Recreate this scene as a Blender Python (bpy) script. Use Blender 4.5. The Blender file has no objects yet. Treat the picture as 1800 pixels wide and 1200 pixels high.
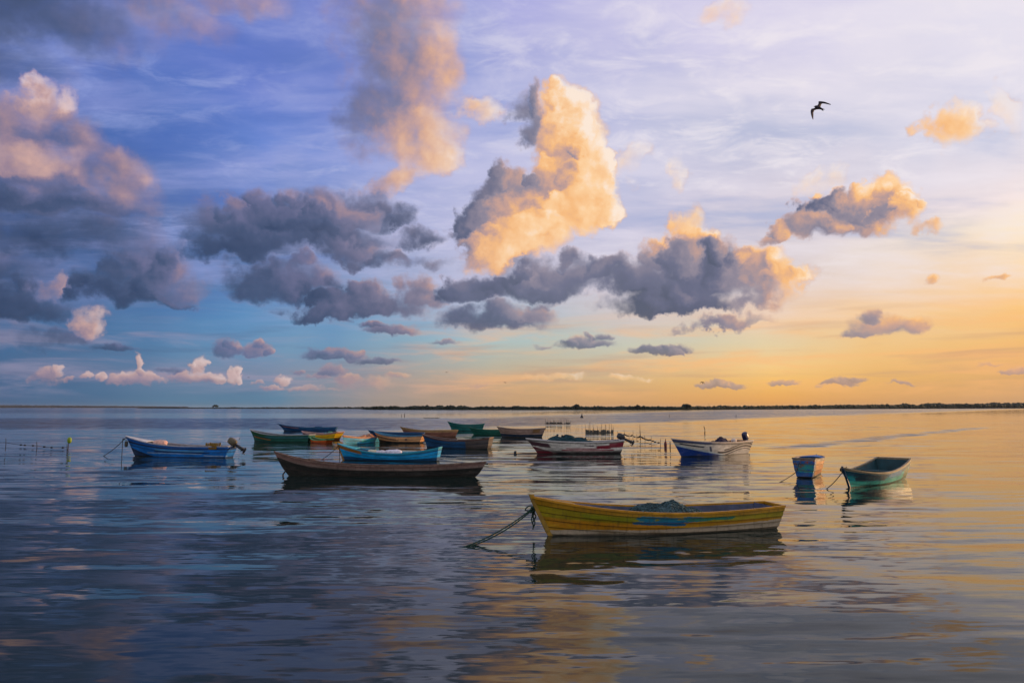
import bpy, bmesh, math, random
from mathutils import Vector, Matrix, noise as mnoise
R = math.radians
scene = bpy.context.scene
COL = scene.collection

# ------------------------------------------------------------------ camera
F = 1300.0        # focal length in pixels of the 1800 px wide photograph
HZ = 716.0        # row of the true horizon
CAM_H = 2.75
PITCH = math.atan((HZ - 600.0) / F)
cam_d = bpy.data.cameras.new("camera")
cam_d.sensor_width = 36.0
cam_d.lens = 36.0 * F / 1800.0
cam_d.clip_start = 0.1
cam_d.clip_end = 40000.0
cam = bpy.data.objects.new("camera", cam_d)
COL.objects.link(cam)
cam.location = (0, 0, CAM_H)
cam.rotation_euler = (math.pi / 2 + PITCH, 0, 0)
scene.camera = cam

def ray(px, py):
    cx, cz = (px - 900.0) / F, (600.0 - py) / F
    return Vector((cx, math.cos(PITCH) - cz * math.sin(PITCH), math.sin(PITCH) + cz * math.cos(PITCH)))

def ground(px, py):
    d = ray(px, py)
    t = -CAM_H / d.z
    return Vector((d.x * t, d.y * t, 0.0))

def at_dist(px, py, dist):
    d = ray(px, py)
    t = dist / d.y
    return Vector((d.x * t, dist, CAM_H + d.z * t))

def azel(px, py):
    d = ray(px, py).normalized()
    return math.degrees(math.atan2(d.x, d.y)), math.degrees(math.asin(d.z))

def lin(c):
    out = []
    for v in c[:3]:
        v = v / 255.0
        out.append(v / 12.92 if v <= 0.04045 else ((v + 0.055) / 1.055) ** 2.4)
    return tuple(out)

# ------------------------------------------------------------------ sun
SUN_AZ, SUN_EL = 64.0, 5.0
sun_d = bpy.data.lights.new("sun", 'SUN')
sun_d.energy = 3.2
sun_d.color = (1.0, 0.60, 0.28)
sun_d.angle = R(1.5)
sun = bpy.data.objects.new("sun", sun_d)
COL.objects.link(sun)
sdir = Vector((math.sin(R(SUN_AZ)) * math.cos(R(SUN_EL)), math.cos(R(SUN_AZ)) * math.cos(R(SUN_EL)), math.sin(R(SUN_EL))))
sun.rotation_euler = sdir.to_track_quat('Z', 'Y').to_euler()
sun.location = sdir * 50

vs = scene.view_settings
scene.display_settings.display_device = 'sRGB'
vs.view_transform = 'Standard'
vs.look = 'None'
vs.gamma = 1.0
vs.exposure = 0.0
vs.use_curve_mapping = False
scene.cycles.max_bounces = 6

# ------------------------------------------------------------------ node helper
class NT:
    def __init__(self, tree):
        self.t = tree
        self.n = tree.nodes
        self.l = tree.links
    def new(self, typ, **props):
        nd = self.n.new(typ)
        for k, v in props.items():
            setattr(nd, k, v)
        return nd
    def put(self, sock, v):
        if isinstance(v, bpy.types.NodeSocket):
            self.l.new(v, sock)
        elif v is not None:
            if isinstance(v, (tuple, list)) and len(v) == 3 and sock.type == 'RGBA':
                v = (*v, 1.0)
            sock.default_value = v
    def m(self, op, a, b=None, c=None, clamp=False):
        nd = self.new('ShaderNodeMath', operation=op, use_clamp=clamp)
        self.put(nd.inputs[0], a); self.put(nd.inputs[1], b); self.put(nd.inputs[2], c)
        return nd.outputs[0]
    def vm(self, op, a, b=None, c=None):
        nd = self.new('ShaderNodeVectorMath', operation=op)
        self.put(nd.inputs[0], a); self.put(nd.inputs[1], b)
        if c is not None:
            self.put(nd.inputs[3 if op == 'SCALE' else 2], c)
        return nd.outputs['Value'] if op in ('DOT_PRODUCT', 'LENGTH', 'DISTANCE') else nd.outputs['Vector']
    def comb(self, x, y, z):
        nd = self.new('ShaderNodeCombineXYZ')
        self.put(nd.inputs[0], x); self.put(nd.inputs[1], y); self.put(nd.inputs[2], z)
        return nd.outputs[0]
    def sep(self, v):
        nd = self.new('ShaderNodeSeparateXYZ')
        self.put(nd.inputs[0], v)
        return nd.outputs
    def mapr(self, v, a, b, c=0.0, d=1.0, smooth=True):
        nd = self.new('ShaderNodeMapRange', interpolation_type='SMOOTHSTEP' if smooth else 'LINEAR')
        self.put(nd.inputs[0], v); self.put(nd.inputs[1], a); self.put(nd.inputs[2], b)
        self.put(nd.inputs[3], c); self.put(nd.inputs[4], d)
        return nd.outputs[0]
    def mixf(self, f, a, b):
        nd = self.new('ShaderNodeMix', data_type='FLOAT')
        self.put(nd.inputs[0], f); self.put(nd.inputs[2], a); self.put(nd.inputs[3], b)
        return nd.outputs[0]
    def mixc(self, f, a, b, blend='MIX'):
        nd = self.new('ShaderNodeMix', data_type='RGBA', blend_type=blend)
        self.put(nd.inputs[0], f); self.put(nd.inputs[6], a); self.put(nd.inputs[7], b)
        return nd.outputs[2]
    def noise(self, vec, scale, detail=2.0, rough=0.5, dist=0.0):
        nd = self.new('ShaderNodeTexNoise')
        self.put(nd.inputs['Vector'], vec); self.put(nd.inputs['Scale'], scale)
        self.put(nd.inputs['Detail'], detail); self.put(nd.inputs['Roughness'], rough)
        self.put(nd.inputs['Distortion'], dist)
        return nd.outputs[0], nd.outputs[1]
    def voro(self, vec, scale, detail=0.0, rough=0.5, smooth=0.6):
        nd = self.new('ShaderNodeTexVoronoi', feature='F1')
        self.put(nd.inputs['Vector'], vec); self.put(nd.inputs['Scale'], scale)
        self.put(nd.inputs['Detail'], detail); self.put(nd.inputs['Roughness'], rough)
        return nd.outputs['Distance']
    def ramp(self, f, stops, srgb=True):
        nd = self.new('ShaderNodeValToRGB')
        cr = nd.color_ramp
        stops = sorted(stops, key=lambda s: s[0])
        while len(cr.elements) < len(stops):
            cr.elements.new(0.5)
        for e, (p, c) in zip(cr.elements, stops):
            e.position = min(max(p, 0.0), 1.0)
            e.color = (*(lin(c) if srgb else c), 1.0)
        self.put(nd.inputs[0], f)
        return nd.outputs[0]

# ------------------------------------------------------------------ sky
world = bpy.data.worlds.new("World")
pass
world.use_nodes = True
wt = world.node_tree
wt.nodes.clear()
g = NT(wt)
DIR = g.new('ShaderNodeTexCoord').outputs['Generated']
dx, dy, dz = g.sep(DIR)
AZ = g.m('MULTIPLY', g.m('ARCTAN2', dx, dy), 57.29578)
EL = g.m('MULTIPLY', g.m('ARCSINE', dz), 57.29578)

# clear-sky columns: colour by elevation at seven bearings
def col(px, rows):
    a = azel(px, 600)[0]
    return a, [(azel(900, y)[1], c) for y, c in rows]
columns = [
 (-85.0, [(-2, (60, 78, 110)), (3, (58, 84, 120)), (10, (62, 84, 128)), (20, (72, 90, 150)), (35, (70, 88, 150))]),
 col(0,    [(0, (84, 98, 160)), (150, (76, 108, 184)), (300, (74, 104, 168)), (420, (70, 94, 142)), (520, (66, 96, 142)),
            (600, (62, 100, 145)), (660, (64, 100, 140)), (700, (60, 96, 134)), (716, (56, 90, 126))]),
 col(450,  [(0, (122, 132, 206)), (100, (100, 122, 198)), (200, (106, 128, 204)), (300, (104, 134, 208)), (400, (112, 136, 194)),
            (500, (92, 128, 180)), (560, (94, 142, 188)), (620, (104, 144, 180)), (655, (124, 140, 166)), (700, (92, 130, 158)), (716, (86, 124, 150))]),
 col(900,  [(0, (152, 156, 220)), (100, (146, 154, 214)), (200, (146, 160, 214)), (300, (172, 178, 218)), (400, (196, 196, 224)),
            (500, (188, 190, 214)), (560, (160, 184, 204)), (600, (164, 190, 194)), (640, (180, 178, 164)), (680, (196, 164, 130)), (716, (196, 156, 112))]),
 col(1350, [(0, (196, 192, 230)), (100, (206, 202, 232)), (200, (214, 210, 230)), (300, (188, 192, 218)), (400, (214, 206, 220)),
            (500, (218, 206, 208)), (560, (238, 206, 176)), (600, (228, 208, 168)), (640, (246, 204, 138)), (670, (246, 192, 108)), (700, (234, 170, 92)), (716, (222, 158, 86))]),
 col(1800, [(0, (198, 192, 230)), (100, (228, 224, 238)), (200, (226, 222, 236)), (300, (216, 214, 230)), (400, (248, 230, 226)),
            (450, (254, 234, 206)), (520, (254, 214, 164)), (570, (254, 200, 122)), (620, (244, 188, 114)), (660, (226, 174, 114)), (716, (202, 156, 112))]),
 (58.0,    [(-2, (225, 165, 105)), (2, (250, 190, 115)), (6, (255, 214, 150)), (14, (255, 236, 205)), (24, (235, 225, 235)), (35, (190, 190, 230))]),
]
wob = g.noise(DIR, 5.0, 3.0, 0.55)[1]
wx, wy, wz = g.sep(g.vm('SUBTRACT', wob, (0.5, 0.5, 0.5)))
AZc = g.m('MULTIPLY_ADD', wx, 14.0, AZ)
ELc = g.m('MAXIMUM', g.m('MULTIPLY_ADD', g.m('MULTIPLY', wz, EL), 0.55, EL), -1.5)
ELn = g.m('DIVIDE', g.m('ADD', ELc, 2.0), 40.0)
sky = None
for i, (a, st) in enumerate(columns):
    c = g.ramp(ELn, [((e + 2.0) / 40.0, cc) for e, cc in st])
    if sky is None:
        sky = c
    else:
        sky = g.mixc(g.mapr(AZc, columns[i - 1][0], a, smooth=False), sky, c)

# thin high cloud: streaks on a flat layer far above
inv = g.m('DIVIDE', 1.0, g.m('ADD', g.m('MAXIMUM', dz, 0.0), 0.10))
flat = g.comb(g.m('MULTIPLY', dx, inv), g.m('MULTIPLY', dy, inv), 0.0)
fm = g.new('ShaderNodeMapping'); g.put(fm.inputs[0], flat)
fm.inputs['Rotation'].default_value = (0, 0, R(-24)); fm.inputs['Scale'].default_value = (1.0, 2.2, 1.0)
c1 = g.noise(fm.outputs[0], 1.7, 6.0, 0.58, 0.25)[0]
c2 = g.noise(fm.outputs[0], 0.7, 3.0, 0.5, 0.3)[0]
cir = g.mapr(g.m('ADD', g.m('MULTIPLY', c1, 0.62), g.m('MULTIPLY', c2, 0.38)), 0.40, 0.66)
cir_col = g.mixc(g.mapr(AZ, -30.0, 22.0), lin((158, 166, 224)), lin((240, 232, 240)))
cir_amt = g.m('MULTIPLY', g.mapr(EL, 3.5, 13.0), 0.60)
sky = g.mixc(g.m('MULTIPLY', cir, cir_amt), sky, cir_col)
gap = g.mapr(g.m('ADD', g.m('MULTIPLY', c1, 0.4), g.m('MULTIPLY', c2, 0.6)), 0.47, 0.33)
gap_col = g.mixc(g.mapr(AZ, -30.0, 25.0), lin((62, 98, 178)), lin((150, 170, 214)))
sky = g.mixc(g.m('MULTIPLY', gap, g.m('MULTIPLY', g.mapr(EL, 4.0, 12.0), 0.55)), sky, gap_col)

# broken veil of small cloudlets on the same layer
fm2 = g.new('ShaderNodeMapping'); g.put(fm2.inputs[0], flat)
fm2.inputs['Rotation'].default_value = (0, 0, R(-38)); fm2.inputs['Scale'].default_value = (1.0, 1.5, 1.0)
c3 = g.noise(fm2.outputs[0], 5.0, 6.0, 0.64, 0.5)[0]
veil = g.m('MULTIPLY', g.mapr(c3, 0.44, 0.72), g.mapr(c2, 0.35, 0.55))
sky = g.mixc(g.m('MULTIPLY', veil, g.m('MULTIPLY', g.mapr(EL, 6.0, 14.0), 0.62)), sky, g.mixc(g.mapr(AZ, -32.0, 20.0), lin((150, 164, 220)), lin((244, 236, 240))))

# faint layered bands low over the horizon
bn = g.noise(g.comb(g.m('MULTIPLY', AZ, 0.10), g.m('MULTIPLY', EL, 0.75), 3.0), 1.0, 6.0, 0.6, 0.4)[0]
band = g.m('MULTIPLY', g.mapr(bn, 0.44, 0.68), g.m('MULTIPLY', g.mapr(EL, 0.2, 1.6), g.mapr(EL, 8.5, 4.0)))
band_col = g.mixc(g.mapr(AZ, -22.0, 4.0), lin((158, 150, 176)), lin((252, 186, 122)))
sky = g.mixc(g.m('MULTIPLY', band, 0.55), sky, band_col)
dk = g.mapr(g.noise(g.comb(g.m('MULTIPLY', AZ, 0.07), g.m('MULTIPLY', EL, 0.9), 9.0), 1.0, 5.0, 0.6, 0.3)[0], 0.50, 0.70)
sky = g.mixc(g.m('MULTIPLY', dk, g.m('MULTIPLY', 0.38, g.m('MULTIPLY', g.mapr(EL, 0.4, 2.0), g.mapr(EL, 9.0, 5.0)))), sky, g.mixc(g.mapr(AZ, -22.0, 8.0), lin((74, 92, 128)), lin((190, 150, 128))))

# cumulus: soft ellipses in bearing / elevation, warped by billow noise
P0 = g.comb(AZ, EL, 0.0)
n_big = g.noise(DIR, 15.0, 6.0, 0.58)[1]
n_sml = g.noise(DIR, 50.0, 5.0, 0.6)[1]
W_big = g.vm('MULTIPLY', g.vm('SUBTRACT', n_big, (0.5, 0.5, 0.5)), (6.0, 4.6, 0.0))
W_sml = g.vm('MULTIPLY', g.vm('SUBTRACT', n_sml, (0.5, 0.5, 0.5)), (1.9, 1.25, 0.0))
P_big = g.vm('ADD', g.vm('ADD', P0, W_big), g.vm('MULTIPLY', W_sml, (0.55, 0.6, 0.0)))
P_sml = g.vm('ADD', P0, W_sml)
# (x, y, rx, ry, tilt, tone, light-x, light-y, firmness) in photograph pixels; later ones stand in front
# tone 0 = shaded slate, 1 = sunlit cream
big = [
 # upper left bank; the first puff is unseen, added above the frame to darken the water's reflection
 (60, -170, 460, 150, 0, .20, .10, .0, .7), (30, 5, 270, 100, 0, .20, .16, .0, .85), (270, 10, 150, 66, 8, .50, .14, .05, .6), (430, -10, 110, 40, 0, .60, .1, .05, .45), (-60, 100, 190, 70, 0, .22, 0, 0, .6),
 # left cumulus
 (52, 172, 36, 34, 0, .90, .1, .15, .8), (98, 188, 50, 46, 0, .88, .2, .2, .8), (30, 235, 150, 80, 0, .56, .14, .1, .8),
 (130, 250, 80, 60, 0, .52, .15, .1, .7), (50, 296, 160, 56, 0, .70, .10, .0, .85), (200, 322, 90, 60, 0, .58, .12, .1, .75),
 (40, 352, 210, 46, 0, .14, .15, .30, .9), (170, 366, 120, 36, 0, .30, .2, .3, .8),
 (30, 415, 180, 60, 0, .16, .1, .15, .75), (170, 420, 140, 45, 5, .20, .1, .2, .65), (-20, 470, 130, 40, 0, .2, .1, .2, .6),
 # pillar
 (700, 15, 110, 80, 0, .50, .12, .05, .7), (710, 100, 122, 100, 0, .49, .14, -.05, .85), (690, 195, 108, 88, 0, .48, .2, -.05, .85),
 (775, 125, 56, 96, 0, .62, .12, .05, .65), (735, 238, 92, 66, 0, .74, .16, -.05, .85), (762, 270, 58, 42, 0, .80, .1, 0, .75),
 (705, 308, 54, 30, -35, .74, .1, 0, .75), (664, 340, 56, 28, -25, .62, .1, 0, .65), (845, 200, 40, 28, 0, .80, .1, .1, .45),
 # middle-left dark bank
 (640, 372, 85, 46, 0, .20, -.05, .2, .9), (470, 402, 165, 58, 0, .20, .05, .22, 1.0), (395, 392, 62, 52, 0, .26, -.05, .25, .9),
 (520, 382, 70, 50, 0, .30, .1, .25, .9), (590, 415, 130, 38, 0, .14, .1, .2, .9), (420, 440, 130, 32, 0, .10, .0, .15, .9),
 (620, 440, 90, 26, 0, .30, .15, .1, .7),
 (265, 470, 90, 58, 0, .24, .10, .2, .9), (215, 505, 120, 34, 0, .10, .1, .2, .9), (318, 492, 58, 42, 0, .40, .12, .1, .7),
 (470, 490, 100, 46, 0, .22, .10, .12, .9), (545, 486, 72, 36, 0, .36, .1, .1, .7),
 (45, 530, 120, 44, 0, .12, .1, .2, .9), (105, 500, 32, 24, 0, .62, .1, .15, .7), (90, 592, 100, 26, 0, .24, .1, .15, .6), (150, 572, 34, 34, 20, .74, .15, .2, .8),
 (640, 528, 120, 40, 0, .24, .1, .15, 1.0), (745, 512, 64, 34, 0, .40, .12, .15, .8), (560, 542, 80, 18, 0, .18, .1, .1, .8),
 (745, 415, 48, 22, -12, .22, 0, .15, .6), (700, 455, 70, 18, 0, .26, .1, .1, .55), (810, 395, 26, 16, -25, .3, 0, .1, .5), (760, 460, 90, 14, -8, .3, 0, .1, .4),
 # tall sunlit cumulus
 (918, 198, 44, 30, 0, .26, .0, .1, .75), (945, 208, 34, 26, 0, .30, .1, .1, .85), (965, 222, 48, 52, 0, .40, .25, .1, 1.0), (1000, 200, 42, 56, 0, .88, .22, .12, 1.2),
 (1020, 250, 50, 58, 0, .90, .16, .05, 1.2), (1042, 318, 44, 66, 0, .86, .1, .05, 1.2), (990, 292, 60, 46, 0, .70, .2, .05, 1.1),
 (895, 335, 66, 52, 0, .34, .2, .1, 1.0), (975, 340, 85, 54, 0, .66, .22, -.05, 1.1), (1020, 365, 75, 46, -20, .79, .1, -.05, 1.1), (958, 318, 50, 30, -20, .44, .18, .1, .9), (990, 258, 40, 28, 15, .66, .2, .1, .9),
 (850, 410, 48, 58, 0, .36, .25, .05, 1.0), (905, 385, 75, 50, -20, .58, .25, -.1, 1.1), (930, 420, 85, 52, -20, .76, .12, -.05, 1.1),
 (868, 445, 62, 42, 0, .70, .18, -.02, 1.0), (1108, 290, 28, 50, 20, .86, .1, .1, .26), (1195, 300, 26, 46, 20, .9, .1, .1, .3),
 # low bank in the middle
 (1205, 400, 34, 42, 10, .76, .1, .1, .6), (1160, 445, 60, 36, 0, .42, .15, .3, .9), (1220, 440, 60, 40, 0, .56, .2, .25, .9),
 (830, 505, 70, 30, 0, .18, .05, .12, 1.0), (950, 492, 120, 42, 0, .16, .05, .18, 1.1), (1010, 478, 60, 40, 0, .22, .0, .2, 1.0),
 (1330, 490, 95, 58, 0, .62, .25, .1, .9), (1395, 490, 56, 24, -10, .72, .15, .0, .9), (1110, 485, 80, 48, 0, .22, .05, .2, 1.0),
 (1200, 492, 135, 66, 0, .16, .10, .22, 1.1), (1280, 470, 55, 58, 15, .30, .30, .2, 1.0), (1190, 535, 145, 26, 0, .06, .15, .1, 1.0),
 (1330, 530, 60, 22, -12, .42, .2, -.05, .8), (1265, 570, 95, 15, -3, .36, .1, .1, .7),
 (870, 556, 120, 34, 0, .16, .06, .14, 1.0), (930, 552, 62, 26, 0, .36, .12, .1, .8),
 # right cumulus
 (1385, 416, 62, 22, -6, .56, .15, .1, .9), (1440, 372, 34, 38, 0, .40, .2, .2, .9), (1510, 372, 92, 58, 0, .42, .28, .10, 1.1), (1545, 344, 58, 34, 0, .62, .12, .28, 1.0),
 (1580, 378, 36, 42, 0, .74, .2, .1, .9), (1450, 398, 70, 28, 0, .44, .1, .05, .9), (1630, 408, 50, 12, 0, .66, .1, .1, .5),
 (1678, 222, 46, 44, 0, .78, .1, .0, .6), (1700, 195, 26, 26, 0, .8, .1, 0, .4), (1765, 190, 28, 50, 15, .9, .1, .1, .3), (1440, 318, 48, 28, 0, .84, .1, .1, .42), (1270, 15, 40, 24, 0, .8, .1, .1, .35),
]
sml = [
 (272, 667, 22, 7, 0, .72, .1, .2, .9), (372, 667, 28, 8, 0, .76, .1, .2, .9), (322, 656, 26, 9, 0, .40, .1, .2, .9), (562, 660, 26, 10, 0, .60, .1, .2, .9), (612, 665, 34, 9, 0, .68, .1, .2, .8), (482, 681, 28, 5, 0, .7, .1, .2, .8), (121, 665, 15, 6, 0, .7, .1, .2, .8), (58, 665, 16, 7, 0, .66, .1, .2, .8), (452, 673, 16, 5, 0, .7, .1, .2, .7), (525, 655, 16, 6, 0, .5, .1, .2, .7), (700, 660, 26, 6, 0, .62, .1, .2, .5),
 (85, 658, 34, 17, 0, .70, .15, .25, 1), (153, 662, 13, 7, 0, .8, .1, .2, .8), (176, 664, 12, 7, 0, .8, .1, .2, .8), (204, 664, 18, 11, 0, .7, .1, .2, .9),
 (240, 642, 11, 24, 0, .86, .12, .15, 1), (236, 664, 42, 15, 0, .72, .1, .25, 1), (352, 642, 16, 19, 0, .9, .1, .2, 1), (345, 662, 62, 11, 0, .74, .1, .25, 1),
 (412, 660, 15, 17, 0, .9, .1, .15, 1), (498, 668, 22, 11, 0, .8, .1, .2, .8), (545, 682, 56, 7, 0, .66, .1, .2, .6), (300, 652, 30, 7, 0, .3, .1, .1, .6),
 (398, 612, 32, 22, 0, .34, .1, .25, 1), (450, 614, 34, 18, 0, .48, .15, .25, 1), (590, 624, 66, 15, 0, .36, .1, .25, 1), (665, 634, 46, 8, 0, .26, .1, .2, .9),
 (580, 652, 30, 13, 0, .46, .1, .2, .7), (640, 672, 70, 16, 0, .62, .1, .1, .4), (205, 611, 42, 8, 0, .2, .1, .2, .8),
 (690, 580, 58, 13, 0, .34, .1, .2, .8), (655, 572, 36, 6, 0, .34, .1, .2, .6), (780, 601, 36, 6, 0, .34, .1, .2, .7), (960, 612, 20, 4, 0, .4, .1, .1, .5),
 (1030, 604, 58, 13, 0, .22, .1, .25, 1), (1062, 592, 24, 9, 0, .26, .1, .2, .9), (1160, 613, 64, 10, 0, .20, .1, .25, 1),
 (1270, 676, 50, 8, 0, .28, .05, .2, 1), (1232, 674, 24, 6, 0, .36, .05, .2, .8), (1376, 673, 28, 7, 0, .36, .05, .2, .9), (1478, 672, 42, 9, 0, .30, .05, .2, 1), (1510, 667, 24, 6, 0, .34, .05, .2, .8),
 (1590, 674, 34, 5, 0, .42, .05, .2, .7), (1440, 677, 14, 4, 0, .5, .05, .1, .5), (1780, 654, 34, 8, 0, .44, .05, .2, .7), (1740, 640, 30, 4, 0, .5, .05, .1, .4),
 (1548, 572, 66, 24, 0, .42, .1, .2, .8), (1530, 556, 24, 18, 0, .34, .1, .2, .9), (1606, 572, 36, 20, 0, .52, .1, .2, .7), (1520, 585, 50, 9, 0, .34, .05, .1, .9),
 (1756, 488, 30, 6, 0, .66, .1, .1, .7), (1636, 490, 18, 12, 0, .72, .1, .1, .6), (1098, 664, 60, 7, 4, .80, .1, .1, .35), (970, 662, 70, 8, 0, .78, .1, .1, .35), (850, 677, 30, 5, 0, .5, .1, .1, .4),
]
def lobes(lst, seed, kmin, n_):
    """every firm puff carries smaller billows on its sunward and upper side"""
    q = random.Random(seed)
    out = []
    for b in lst:
        out.append(b)
        x, y, rx, ry, tilt, tone, lx, ly, firm = b
        if firm < kmin or rx < 14:
            continue
        for k in range(n_ if rx * ry > 1500 else 2):
            th = q.uniform(-25, 200) if tone < 0.5 else q.uniform(-70, 190)
            rr = q.uniform(0.35, 0.82)
            ox, oy = rr * math.cos(R(th)), rr * math.sin(R(th))
            sz = q.uniform(0.34, 0.52)
            r0 = (rx * ry) ** 0.5
            out.append((x + ox * rx, y - oy * ry, 0.5 * sz * (rx + r0), 0.5 * sz * (ry + r0), q.uniform(-25, 25),
                        tone + lx * ox + ly * oy * 0.8 + q.uniform(-0.05, 0.05), lx * 0.7 + 0.07, ly * 0.6 + 0.07, firm))
    return out
def ell(b):
    x, y, rx, ry, tilt, tone, lx, ly, firm = b
    a, e = azel(x, y)
    ra = abs(azel(x + rx, y)[0] - azel(x - rx, y)[0]) / 2 * 1.03
    re = abs(azel(x, y - ry)[1] - azel(x, y + ry)[1]) / 2 * 1.03
    return a, e, ra, re

big = lobes(big, 11, 0.86, 3)
sml = lobes(sml, 12, 0.95, 2)

def puff_group():
    """one soft ellipse of cloud, laid over the running density and tone"""
    gr = bpy.data.node_groups.new("cloud_puff", 'ShaderNodeTree')
    itf = gr.interface
    for nm, ty in (("P", 'NodeSocketVector'), ("D", 'NodeSocketFloat'), ("T", 'NodeSocketFloat'), ("Centre", 'NodeSocketVector'), ("Tilt", 'NodeSocketVector'),
                   ("Size", 'NodeSocketVector'), ("Light", 'NodeSocketVector'), ("Tone", 'NodeSocketFloat'), ("Firm", 'NodeSocketFloat'), ("Base", 'NodeSocketFloat')):
        itf.new_socket(name=nm, in_out='INPUT', socket_type=ty)
    for nm, ty in (("P", 'NodeSocketVector'), ("D", 'NodeSocketFloat'), ("T", 'NodeSocketFloat')):
        itf.new_socket(name=nm, in_out='OUTPUT', socket_type=ty)
    h = NT(gr)
    gi = h.new('NodeGroupInput').outputs
    mp = h.new('ShaderNodeMapping', vector_type='TEXTURE')
    h.put(mp.inputs[0], gi["P"]); h.put(mp.inputs['Location'], gi["Centre"]); h.put(mp.inputs['Rotation'], gi["Tilt"]); h.put(mp.inputs['Scale'], gi["Size"])
    q = mp.outputs[0]
    lowq = h.m('MULTIPLY', h.m('MINIMUM', h.vm('DOT_PRODUCT', q, (0.0, 1.0, 0.0)), 0.0), gi["Base"])      # flatter underside
    q2 = h.vm('ADD', q, h.comb(0.0, lowq, 0.0))
    dd = h.vm('DOT_PRODUCT', q2, q2)
    f = h.m('MULTIPLY', h.m('SUBTRACT', 1.0, dd), gi["Firm"])
    D = h.m('SMOOTH_MAX', gi["D"], f, 0.22)
    t = h.m('ADD', h.vm('DOT_PRODUCT', q, gi["Light"]), gi["Tone"])
    T = h.mixf(h.mapr(dd, 1.15, 0.40), gi["T"], t)
    # chain the coordinates through the running result so the long shader is evaluated in order
    P = h.vm('MULTIPLY_ADD', h.comb(T, D, 0.0), (1e-8, 1e-8, 0.0), gi["P"])
    go = h.new('NodeGroupOutput')
    h.put(go.inputs["P"], P); h.put(go.inputs["D"], D); h.put(go.inputs["T"], T)
    return gr
PUFF = puff_group()

def blobs(h, lst, P, D, T):
    for b in lst:
        a, e, ra, re = ell(b)
        tilt, tone, lx, ly, firm = b[4:]
        nd = h.new('ShaderNodeGroup', node_tree=PUFF)
        i = nd.inputs
        i["Centre"].default_value = (a, e, 0); i["Tilt"].default_value = (0, 0, R(-tilt)); i["Size"].default_value = (ra, re, 1)
        i["Light"].default_value = (lx, ly, 0); i["Tone"].default_value = tone; i["Firm"].default_value = firm
        flat_ = 0.9 if (tone < 0.5 and firm >= 0.7 and ly >= 0.1) else 0.0
        i["Base"].default_value = flat_
        if flat_:
            i["Centre"].default_value = (a, e - re * 0.22, 0); i["Size"].default_value = (ra, re * 1.15, 1)
        h.put(i["P"], P); h.put(i["D"], D); h.put(i["T"], T)
        P, D, T = nd.outputs["P"], nd.outputs["D"], nd.outputs["T"]
    return D, T

# billow relief: brightness where the billow faces the sun
bs = (0.020, 0.004, 0.008)
DIRw = g.vm('ADD', DIR, g.vm('MULTIPLY', W_sml, (0.006, 0.0, 0.0)))
b1 = g.voro(DIRw, 26.0, 2.0, 0.5, 0.7)
b2 = g.voro(g.vm('ADD', DIRw, bs), 26.0, 2.0, 0.5, 0.7)
f1 = g.noise(DIR, 60.0, 4.0, 0.6)[0]
f2 = g.noise(g.vm('ADD', DIR, (0.006, 0.001, 0.003)), 60.0, 4.0, 0.6)[0]
relief = g.m('ADD', g.m('MULTIPLY', g.m('SUBTRACT', b2, b1), 0.13), g.m('MULTIPLY', g.m('SUBTRACT', f1, f2), 0.17))
relief = g.m('MULTIPLY_ADD', g.m('SUBTRACT', g.vm('DOT_PRODUCT', n_big, (0.0, 0.0, 1.0)), 0.5), 0.26, relief)
edge_n = g.m('ADD', g.m('MULTIPLY', g.m('SUBTRACT', 0.45, b1), 0.46), g.m('MULTIPLY', g.m('SUBTRACT', f1, 0.5), 0.50))
side = g.mapr(AZ, -19.0, 3.0)
ragged = g.m('MULTIPLY', g.mapr(wx, -0.04, 0.12), 0.75)
soft = g.m('MAXIMUM', g.m('MULTIPLY', g.mapr(AZ, -17.0, -25.0), g.mapr(EL, 3.0, 8.0)), g.m('MULTIPLY', g.mapr(EL, 13.0, 17.0), g.mapr(AZ, -2.5, -6.0)))
soft = g.m('MAXIMUM', soft, ragged)
glow = g.m('MULTIPLY', g.mapr(EL, 7.0, 0.5), 0.38)

def background(c):
    bg = g.new('ShaderNodeBackground')
    g.put(bg.inputs['Color'], g.vm('SCALE', c, None, 10.0))
    bg.inputs['Strength'].default_value = 0.1
    return bg.outputs[0]

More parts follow.
